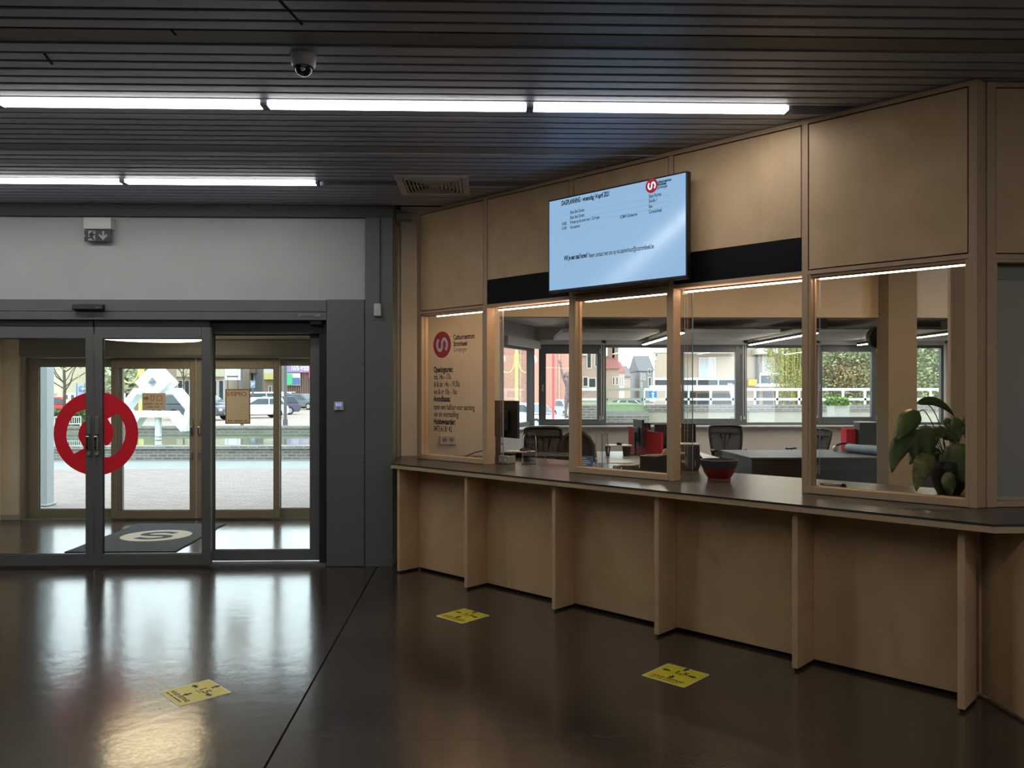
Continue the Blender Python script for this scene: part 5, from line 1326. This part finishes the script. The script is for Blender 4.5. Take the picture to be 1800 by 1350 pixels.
def sgn(u0, v0, u1, v1, Y, m, nm, par, d=.1): return build(MB().box(wx(u0, Y), wx(u1, Y), Y-d, Y, wz(v1, Y, u0), wz(v0, Y, u0)), nm, m, par)
sgn(501, 630, 543, 654.5, 97.6, 'purple', 'sign_band', sh_); sgn(543, 630, 600, 665, 97.6, 'pole_r', 'red_sign', sh_)
write('100% gratis', 1.05, 'sculpt', sh_, (wx(511, 97.45), 97.45, wz(651, 97.45, 511)), (1,0,0), (0,0,1), width=wx(542, 97.45)-wx(511, 97.45), bold=.02)
b_ = sgn(501, 656, 528, 677.5, 97.6, 'paper', 'billboard', sh_)
sgn(501.5, 657, 514, 677, 97.45, 'bill_g', 'billboard_green_field', b_); sgn(515, 664, 527, 676, 97.45, 'bill_b', 'billboard_picture', b_)
# signs and posts in the car park
def board(label, u0, v0, u1, v1, Y, m, posts, cat='sign'):
    r_ = root('sign_board', label, cat, at=(wx((u0+u1)/2, Y), Y, GZ))
    build(MB().box(wx(u0, Y), wx(u1, Y), Y, Y+.12, wz(v1, Y, u0), wz(v0, Y, u0)), 'board', m, r_)
    for u in posts: build(MB().cyl((wx(u, Y), Y+.06, GZ), (wx(u, Y), Y+.06, wz(v0, Y, u)), .07, 8), 'post', 'pole_d', r_)
    return r_
bd = board('white square sign on posts above the OPEN notice', 395, 632, 422, 668, 86, 'sculpt', (400, 418))
build(MB().box(wx(399, 85.9), wx(418, 85.9), 85.9, 86.0, wz(662.5, 85.9, 399), wz(660.5, 85.9, 399)), 'text_line', 'ink_soft', bd)
bd = board('blue and white parking sign over the parked cars', 440, 669, 447.5, 682, 64, mat('parking_blue', '#7f9ad0', .5), (444,))
write('P', .42, 'sculpt', bd, (wx(441.8, 63.9), 63.9, wz(679, 63.9, 441)), (1,0,0), (0,0,1))
bd = board('pale blue advertising panel behind the red decal', 132, 674, 151, 705, 44, mat('pale_blue_board', '#a9b9d6', .6), (135, 149))
write('in', .52, mat('board_blue', '#5f7fc0', .6), bd, (wx(141, 43.9), 43.9, wz(689, 43.9, 141)), (1,0,0), (0,0,1), bold=.012)
build(MB().box(wx(139, 43.9), wx(141.5, 43.9), 43.86, 43.9, wz(689, 43.9, 141), wz(680, 43.9, 141)), 'blue_mark', mat('board_blue2', '#5f7fc0', .6), bd)
for (u, Y, r, zt, lab) in ((501.5, 45, .09, 6.5, 'dark lamp post right of the outer door leaf'), (425.5, 42, .06, 6.0, 'dark post behind the OPEN notice')):
    r_ = root('lamp_post', lab, 'post', at=(wx(u, Y), Y, GZ))
    build(MB().cyl((wx(u, Y), Y, GZ), (wx(u, Y), Y, zt), r, 10), 'pole', 'pole_d', r_, smooth='auto'); build(MB().cyl((wx(u, Y), Y, GZ), (wx(u, Y), Y, GZ+.35), r*1.5, 10), 'foot', 'pole_d', r_)
for (u, lab) in ((116.5, 'left white ticket machine beyond the pond'), (127.5, 'right white ticket machine beyond the pond'), (211.5, 'white ticket machine left of the sculpture')):
    Y = 46; x = wx(u, Y); r_ = root('ticket_machine', lab, 'machine', at=(x, Y, GZ), group='white ticket machines')
    build(MB().box(x-.16, x+.16, Y, Y+.3, GZ, wz(691, Y, u)), 'cabinet', 'sculpt', r_, bevel=.02); build(MB().box(x-.08, x+.08, Y-.01, Y, 1.2, 1.45), 'display', 'win_dark', r_)
# hedge and crowd barrier beyond the pond
def leaves(n, fn, size, m, name, parent=None, **kw):
    m_ = MB()
    for _ in range(n):
        c = Vector(fn()); a, b = random.uniform(0, 2*math.pi), random.uniform(-.9, .9)
        d1 = Vector((math.cos(a), math.sin(a)*math.cos(b), math.sin(b)*.8)).normalized(); d2 = d1.cross(Vector((random.uniform(-1,1), random.uniform(-1,1), random.uniform(-1,1)))).normalized()
        s1 = size*random.uniform(.6, 1.3); s2 = s1*.6
        m_.add([c-d1*s1, c+d2*s2, c+d1*s1, c-d2*s2], [(0,1,2,3)])
    return build(m_, name, m, parent, **kw)
hg = root('hedge', 'clipped green hedge on the far pond edge at the left', 'hedge', at=(wx(110, 33), 33, GZ))
hx0, hx1, hzt = wx(55, 33), wx(160, 33), wz(721, 33, 100)
build(MB().box(hx0, hx1, 32.6, 33.6, GZ, hzt-.06), 'hedge_core', mat('hedge_core', '#3f4d33', .9), hg)
leaves(2600, lambda: (random.uniform(hx0, hx1), random.uniform(32.45, 32.65) if random.random() < .7 else random.uniform(32.5, 33.6), random.uniform(GZ, hzt+.03)) if random.random() < .75 else (random.uniform(hx0, hx1), random.uniform(32.5, 33.6), hzt+random.uniform(-.08, .06)), .06, 'hedge', 'hedge_leaves', hg)
br_ = root('crowd_barrier', 'white steel crowd barrier in front of the hedge', 'barrier', at=(wx(128, 31.22), 31.22, .3))
bx0, bx1, bz1, bz0 = wx(96, 31.22), wx(142, 31.22), wz(733, 31.22, 120), .32
build(MB().tube([(bx0, 31.22, bz0), (bx0, 31.22, bz1), (bx1, 31.22, bz1), (bx1, 31.22, bz0)], .025, 6).tube([(bx0, 31.22, bz0+.08), (bx1, 31.22, bz0+.08)], .02, 6), 'barrier_frame', 'rail_w', br_)
for k in range(1, 12):
    x = bx0 + (bx1-bx0)*k/12; build(MB().cyl((x, 31.22, bz0+.08), (x, 31.22, bz1), .011, 5), 'barrier_bar', 'rail_w', br_)
# trees
def tree(label, u, Y, h, r, n, m, size, crown_z, crown_r, z0=GZ, droop=0.0, branches=9):
    x = wx(u, Y); r_ = root('tree', label, 'tree', at=(x, Y, z0), group='trees outside')
    build(MB().tube([(x, Y, z0), (x+.05, Y, z0+h*.35), (x-.03, Y, z0+h*.7), (x, Y, z0+h)], [r, r*.8, r*.55, r*.2], 8), 'trunk', 'bark', r_, smooth=True)
    m_ = MB()
    for k in range(branches):
        a = 2*math.pi*k/branches + random.uniform(-.4, .4); L = crown_r*random.uniform(.7, 1.15); zb = z0 + h*random.uniform(.3, .75)
        P = [(x, Y, zb)]; 
        for j in range(1, 6):
            q = j/5; P.append((x+math.cos(a)*L*q+random.uniform(-.12,.12), Y+math.sin(a)*L*q, zb + L*(.75*q - droop*q*q) + random.uniform(-.1,.1)))
        m_.tube(P, [r*.35*(1-j/6.5) for j in range(6)], 5)
        for _ in range(4):
            b = Vector(random.choice(P[2:])); d = Vector((random.uniform(-1,1), random.uniform(-1,1), random.uniform(-.2,1)))*L*.35
            m_.tube([tuple(b), tuple(b+d*.5+Vector((0,0,.1))), tuple(b+d)], [r*.12, r*.09, r*.04], 4)
    build(m_, 'branches', 'bark', r_)
    if n:
        def fn():
            a, p_, q = random.uniform(0, 2*math.pi), math.acos(random.uniform(-1, 1)), random.random()**.4
            return (x + crown_r*q*math.sin(p_)*math.cos(a), Y + crown_r*q*math.sin(p_)*math.sin(a), crown_z + crown_r*.9*q*math.cos(p_))
        leaves(n, fn, size, m, 'foliage', r_)
    return r_
tree('bare spring tree in front of the ivy house', 112, 40, 6, .09, 260, 'ivy', .12, 4.5, 3.2, branches=13)
tree('ivy-clad tree beside the inner door stile', 192, 66, 7, .25, 2600, 'hedge', .16, 4.4, 1.9)
tree('leafy bush tree left of the sculpture', 222, 56, 6, .18, 2200, 'ivy', .15, 3.4, 2.6, branches=12)
tree('bare branched tree above the right sculpture arm', 322, 62, 7, .08, 0, 'ivy', .1, 4, 3.4, branches=12)

# ---- office-window side
ow = house('orange brick building in the left office windows', 860, 1012, 78, 16, 'obrick', wins=(), dpt=14)
for k in range(4):
    build(MB().box(wx(880+k*34, 77.9), wx(880+k*34, 77.9)+.12, 77.85, 78.0, 0, 16), 'expansion_joint', 'pbrick', ow)
house('beige brick house with white windows beside the orange wall', 1013, 1064, 84, 13, 'pbrick', roof='roof_g', wins=((1031,612,1040,648),(1045,612,1054,645),(1024,662,1034,680),(1034,664,1048,682)), bands=((1013,622,1032,625,.3,'render_w'),(1013,682,1064,684,.3,'render_w')))
# street of houses running away
Xst = None
for i, (Y, u0, u1, zt, wall, roof, lab, wins) in enumerate((
    (88, 1062, 1088, wz(648, 88, 1075), 'pbrick', 'roof_r', 'nearest terraced house with red roof and chimneys down the street', ((1076,662,1081,677),(1082,662,1087,677))),
    (104, 1086, 1097.5, wz(655, 104, 1090), 'render_w', 'roof_r', 'second terraced house with white front down the street', ((1089,662,1092,680),(1093,662,1096,680))),
    (124, 1096, 1108, wz(662, 124, 1100), 'render_b', 'roof_g', 'third terraced house with grey gable down the street', ((1099,668,1102,676),)),
    (140, 1106, 1126, wz(668, 140, 1115), 'render_w', 'roof_g', 'white house with slate roof at the end of the street', ((1111,673,1117,684),)),
    (128, 1124, 1148, wz(652, 128, 1135), 'render_g', 'roof_g', 'blue-grey house with tall windows at the end of the street', ((1126,656,1129,668),(1131,656,1134,668),(1126,672,1129,684),(1139,648,1144,658),(1139,663,1145,680))))):
    hs_ = house(lab, u0, u1, Y, zt, wall, dpt=9, roof=roof, wins=wins, roof_h=(1.6, 1.6, 1.8, 2.2, 2.6)[i])
    if i == 0: first_terrace = hs_
for (u, Y, za, zb) in ((1074, 92, 5.0, 0), (1081, 92, 5.0, 0)):
    za = wz(648, 88, 1075) + .9; zb = za + 1.6
    ch_ = build(MB().box(wx(u, Y)-.35, wx(u, Y)+.35, Y-.3, Y+.3, za-.6, zb), 'chimney', 'bbrick', first_terrace)
    build(MB().cyl((wx(u, Y), Y, zb), (wx(u, Y), Y, zb+.35), .12, 8), 'chimney_pot', 'roof_r', ch_)
# apartment blocks with balconies
def block(label, u0, u1, Y, balc, wins, shop, wall='render_b', dpt=4):
    r_ = house(label, u0, u1, Y, 13, wall, dpt=dpt, name='apartment_block', cat='building', wins=wins, glass_='curtain')
    for (a, b, vt, vr, vs, vb) in balc:       # top rail row, rail bottom, slab top, slab bottom
        Yb = Y - 1.3; x0, x1 = wx(a, Yb), wx(b, Yb)
        bl = build(MB().box(x0, x1, Yb, Y, wz(vb, Yb, a), wz(vs, Yb, a)), 'balcony_slab', 'render_w', r_)
        build(MB().box(x0, x1, Yb-.03, Yb+.03, wz(vr, Yb, a), wz(vt, Yb, a)), 'balcony_rail', 'rail_w', bl)
        build(MB().box(x0+.05, x1-.05, Yb, Yb+.02, wz(vs, Yb, a), wz(vr, Yb, a)), 'balcony_glass', 'win_dark', bl)
        n = max(2, int((x1-x0)/1.1))
        for k in range(n+1):
            x = x0 + (x1-x0)*k/n; build(MB().box(x-.03, x+.03, Yb-.03, Yb+.03, wz(vs, Yb, a), wz(vr, Yb, a)), 'balcony_post', 'rail_w', bl)
    for (a, va, b, vb, m) in shop:
        build(MB().box(wx(a, Y), wx(b, Y), Y-.1, Y+.02, wz(vb, Y, a), wz(va, Y, a)), 'shop_window', m, r_)
    return r_
block('beige apartment block with white balconies in the middle office window', 1180, 1306, 46, ((1150, 1300, 664, 668, 677, 687), (1150, 1300, 600, 603, 610, 620)), ((1228, 628, 1258, 667),),
      ((1190,690,1222,712,'win_dark'), (1226,692,1286,713,'cglass')))
block('stepped apartment tower with cantilevered balconies beside the street', 1160, 1182, 58, ((1152, 1182, 616, 618, 626, 634), (1153, 1182, 664, 667, 678, 684)), ((1164,640,1170,660),), ((1161,690,1178,712,'bbrick'),), dpt=2.0)
ap = block('pale apartment block behind the willow', 1306, 1440, 47, ((1336, 1440, 655, 660, 674, 680), (1334, 1440, 604, 607, 612, 622)), ((1339, 625, 1357, 656), (1390, 625, 1408, 656)), ((1342,688,1358,712,'win_dark'),(1362,688,1400,712,'cglass')))
build(MB().cyl((wx(1331, 46.9), 46.9, GZ), (wx(1331, 46.9), 46.9, 9), .10, 8), 'downpipe', 'pole_d', ap)
build(MB().box(wx(1314, 46.8), wx(1329, 46.8), 46.6, 46.9, wz(678, 46.8, 1320), wz(667, 46.8, 1320)), 'yellow_sign', mat('yellow_sign', '#e3c92c', .5), ap)
bf = root('beach_flag', 'white feather banner flag in front of the apartment block', 'flag', at=(wx(1285, 40), 40, GZ))
def fq(x, y): return (wx(1240+x/7.94, 40), wz(590+y/7.94, 40, 1285))
build(MB().prism([fq(*p) for p in ((310,670),(360,668),(400,690),(425,730),(425,945),(375,945),(345,800))][::-1], 40, 40.02, 'XZ'), 'banner', 'rail_w', bf)
build(MB().tube(smooth_path([(fq(432,1000)[0], 40.03, GZ), (fq(432,1000)[0], 40.03, fq(432,1000)[1]), (fq(430,740)[0], 40.03, fq(430,740)[1]), (fq(400,680)[0], 40.03, fq(400,680)[1]), (fq(355,660)[0], 40.03, fq(355,660)[1]), (fq(310,665)[0], 40.03, fq(310,665)[1])], 4), .03, 6), 'flag_pole', 'pole_d', bf)
# ramp wall with brick coping and white railing
YR = 20.2
xr0, xr1 = wx(1019, YR), 16.0
xg = wx(1138, YR)
ztop, zmid = wz(711.5, YR, 1250), wz(722.5, YR, 1250)
build(MB().box(xg, xr1, YR, YR+.5, GZ, zmid), 'wall_ramp', mat('ramp_concrete', '#b7b5a6', .9, var=.06, scale=2), kind='structure', at=(xg, YR, 0))
build(MB().box(xg, xr1, YR-.04, YR+.42, zmid, ztop), 'wall_ramp_coping', 'rampbrick', kind='structure', at=(xg, YR, zmid))
build(MB().prism([(YR, GZ), (YR+3, GZ), (YR+3, ztop+.02), (YR+.4, ztop), (YR, zmid)], xr0, xg-.002, 'YZ'), 'ground_bank', 'grass', kind='structure', at=(xr0, YR, 0))
build(MB().box(xr0+.35, xg-.002, YR-.10, YR-.002, 1.05, zmid-.005), 'wall_bank_kerb', 'pave_l', kind='structure', at=(xr0, YR, 0))
build(MB().box(xr0+.35, xg-.002, YR-.22, YR-.10, GZ, 1.05), 'wall_bank', 'rampbrick', kind='structure', at=(xr0, YR, 0))
build(MB().box(xr0-.3, wx(1052, YR-.4), YR-.5, YR-.1, GZ, wz(712, YR-.5, 1035)), 'wall_rubble', 'rampbrick', kind='structure', at=(xr0, YR-.5, 0))
build(MB().box(xr0, xr1, 17.4, YR-1.6, GZ, .62), 'ground_ramp', 'pave_l', kind='structure', at=(4, 18, 0))
def railing(label, xa, xb, m, Y=YR+.2, step=.55, zt=None):
    r_ = root('railing', label, 'railing', at=((xa+xb)/2, Y, ztop), group='pipe railings outside the office')
    z1, z2 = wz(684.5, YR, 1300), wz(702, YR, 1300)
    build(MB().box(xa, xb, Y-.025, Y+.025, z1-.035, z1+.035), 'top_rail', m, r_); build(MB().box(xa, xb, Y-.02, Y+.02, z2-.03, z2+.03), 'middle_rail', m, r_)
    n = max(1, int((xb-xa)/step))
    for k in range(n+1):
        x = xa + (xb-xa)*k/n; build(MB().box(x-.025, x+.025, Y-.02, Y+.02, ztop-.02, z1), 'railing_post', m, r_)
    return r_
railing('white steel railing on the brick ramp coping', wx(1135, YR), xr1-.1, 'rail_w')
railing('greenish steel railing above the grass bank', wx(1068, YR), wx(1132, YR), 'rail_g', step=.95)
railing('short white railing behind the first office window', xr0, wx(1054, YR), 'rail_w', step=.5)
bs = root('traffic_sign', 'blue road sign with white arrow on the railing', 'sign', at=(wx(1147, YR), YR+.1, 1.4))
ys = YR + .12
build(MB().box(wx(1141, ys), wx(1154.5, ys), ys, ys+.02, wz(698.5, ys, 1147), wz(688, ys, 1147)), 'plate', mat('traffic_blue', '#2f8fd4', .4), bs)
xm, zl, zh = wx(1147.8, ys), wz(698.5, ys, 1147), wz(689, ys, 1147)
build(MB().prism([(xm-.02, zl), (xm+.02, zl), (xm+.02, zh-.05), (xm+.055, zh-.05), (xm, zh), (xm-.055, zh-.05), (xm-.02, zh-.05)], ys-.003, ys, 'XZ'), 'arrow', 'sculpt', bs)
build(MB().box(wx(1142, ys), wx(1153, ys), ys, ys+.02, wz(706, ys, 1147), wz(700, ys, 1147)), 'sub_plate', 'sculpt', bs)
# concrete planter with green plants
YPn = 17.9
pn = root('concrete_planter', 'concrete planter with bright green plants outside the fifth office window', 'planter', at=(wx(1480, YPn), YPn, .62))
px0, px1 = wx(1466, YPn), wx(1494, YPn); pz = wz(712, YPn, 1480)
build(MB().prism([(px0, pz), (px1, pz), (px1-.05, .62), (px0+.05, .62)][::-1], YPn, YPn+.4, 'XZ'), 'planter_box', mat('planter_concrete', '#c2c6bf', .9, var=.08, scale=6), pn)
leaves(650, lambda: (random.uniform(px0-.03, px1-.03), random.uniform(YPn-.05, YPn+.42), pz + random.random()**1.6*.17), .045, mat('planter_leaf', '#7fa65a', .7, var=.3, scale=9), 'planter_leaves', pn)
# willow and ivy screen
Yw = 30.0
wl = root('willow_tree', 'pale green willow hanging over the apartment block', 'tree', at=(wx(1402, Yw), Yw, GZ), group='trees outside')
xw = wx(1402, Yw)
build(MB().tube([(xw, Yw, GZ), (xw+.1, Yw, 2.5), (xw-.1, Yw, 4.4)], [.25, .2, .12], 8), 'trunk', 'bark', wl, smooth=True)
m_ = MB(); tw = []
for _ in range(170):
    u = random.triangular(1342, 1442, 1402); x = wx(u, Yw); z1 = random.uniform(3.2, 4.6); z0_ = random.uniform(.9, 2.3) if u > 1362 else random.uniform(2.0, 3.1); y = Yw + random.uniform(-.8, .8)
    tw.append((x, y, z0_, z1)); m_.tube([(x, y, z1), (x+random.uniform(-.08,.08), y, (z0_+z1)/2), (x+random.uniform(-.1,.1), y, z0_)], .008, 4)
build(m_, 'hanging_twigs', 'willow', wl)
def wfn():
    x, y, a, b = random.choice(tw); return (x+random.uniform(-.1,.1), y+random.uniform(-.1,.1), random.uniform(a, b))
leaves(5200, wfn, .045, 'willow', 'foliage', wl)
Yi = 32.2
iv = root('ivy_screen', 'dense ivy covered bank filling the right office windows', 'hedge', at=(wx(1550, Yi), Yi, GZ))
ix0, ix1 = wx(1418, Yi), wx(1720, Yi)
build(MB().box(ix0, ix1, Yi+.35, Yi+.9, GZ, 5.4), 'bank_core', mat('ivy_core', '#98a08a', .95, var=.3, scale=2), iv)
leaves(9000, lambda: (random.uniform(ix0, ix1), Yi + random.uniform(-.25, .4), random.uniform(.4, 4.2)), .075, 'ivy', 'ivy_leaves', iv)
leaves(1500, lambda: (random.gauss(wx(1490, Yi), .5), Yi + random.uniform(-.35, .2), random.gauss(2.3, .35)), .06, 'ivy_b', 'brown_leaves', iv)
m_ = MB()
for _ in range(60):
    x, z = random.uniform(ix0, ix1), random.uniform(.6, 3.6); a = random.uniform(.2, 2.9); L = random.uniform(.5, 1.6); y = Yi - random.uniform(.1, .4)
    m_.tube([(x, y, z), (x+math.cos(a)*L*.5+random.uniform(-.1,.1), y, z+math.sin(a)*L*.5), (x+math.cos(a)*L, y-.05, z+math.sin(a)*L)], [.018, .013, .006], 4)
build(m_, 'bare_twigs', 'bark', iv)
# red pole and statue in the left office windows
rp = root('red_pole', 'tall red painted pole beside the statue', 'pole', at=(wx(972.5, 29), 29, GZ))
xx = wx(972.5, 29)
build(MB().cyl((xx, 29, wz(738, 29, 972)), (xx, 29, 4.6), .046, 10), 'shaft', 'pole_r', rp, smooth='auto')
build(MB().cyl((xx, 29, GZ), (xx, 29, wz(738, 29, 972)+.02), .06, 10), 'sleeve', 'pole_r', rp)
YT = 26.0
def sq_(x, y, d=0.0):
    u, v = 880 + x/7.94, 590 + y/7.94; Y = YT + d; return (wx(u, Y), Y, wz(v, Y, u))
stt = root('bronze_statue', 'bronze statue of a figure with raised arms on a plinth', 'statue', at=(wx(998, YT), YT, GZ))
V = [(948,860),(945,760),(942,680),(940,610),(938,545), (885,610),(866,560),(850,470),(838,420), (1005,610),(1030,520),(1045,430), (915,900),(912,1010),(908,1120),(905,1160), (975,900),(972,1010),(965,1120),(968,1160), (815,375),(803,335),(828,330),(850,365), (1050,380),(1062,340)]
E_ = [(0,1),(1,2),(2,3),(3,4),(3,5),(5,6),(6,7),(7,8),(3,9),(9,10),(10,11),(0,12),(12,13),(13,14),(14,15),(0,16),(16,17),(17,18),(18,19),(8,20),(8,21),(8,22),(8,23),(11,24),(11,25)]
RD = {0:.13,1:.125,2:.14,3:.12,4:.10,5:.07,6:.055,7:.045,8:.035,9:.07,10:.055,11:.04,12:.085,13:.065,14:.05,15:.05,16:.085,17:.065,18:.05,19:.05}
me = bpy.data.meshes.new('figure'); o3 = ORIG[stt.name]
me.from_pydata([tuple(a-b for a, b in zip(sq_(*p), o3)) for p in V], E_, [])
so_ = place(me, 'figure', 'statue', stt, o3)
sk = so_.modifiers.new('skin', 'SKIN'); 
for i, sv in enumerate(me.skin_vertices[0].data): r__ = RD.get(i, .014); sv.radius = (r__, r__*.85); sv.use_root = (i == 0)
sb = so_.modifiers.new('smooth', 'SUBSURF'); sb.levels = 1; sb.render_levels = 2
hd = sq_(942, 560); build(MB().ball((hd[0], hd[1], hd[2]), .125, 14, 10, 1.2), 'head', 'statue', stt, smooth=True)
pzt = sq_(940, 1165)[2]
build(MB().box(wx(985, YT), wx(1014, YT), YT-.25, YT+.25, GZ, pzt), 'plinth', 'pave_l', stt, bevel=.01)
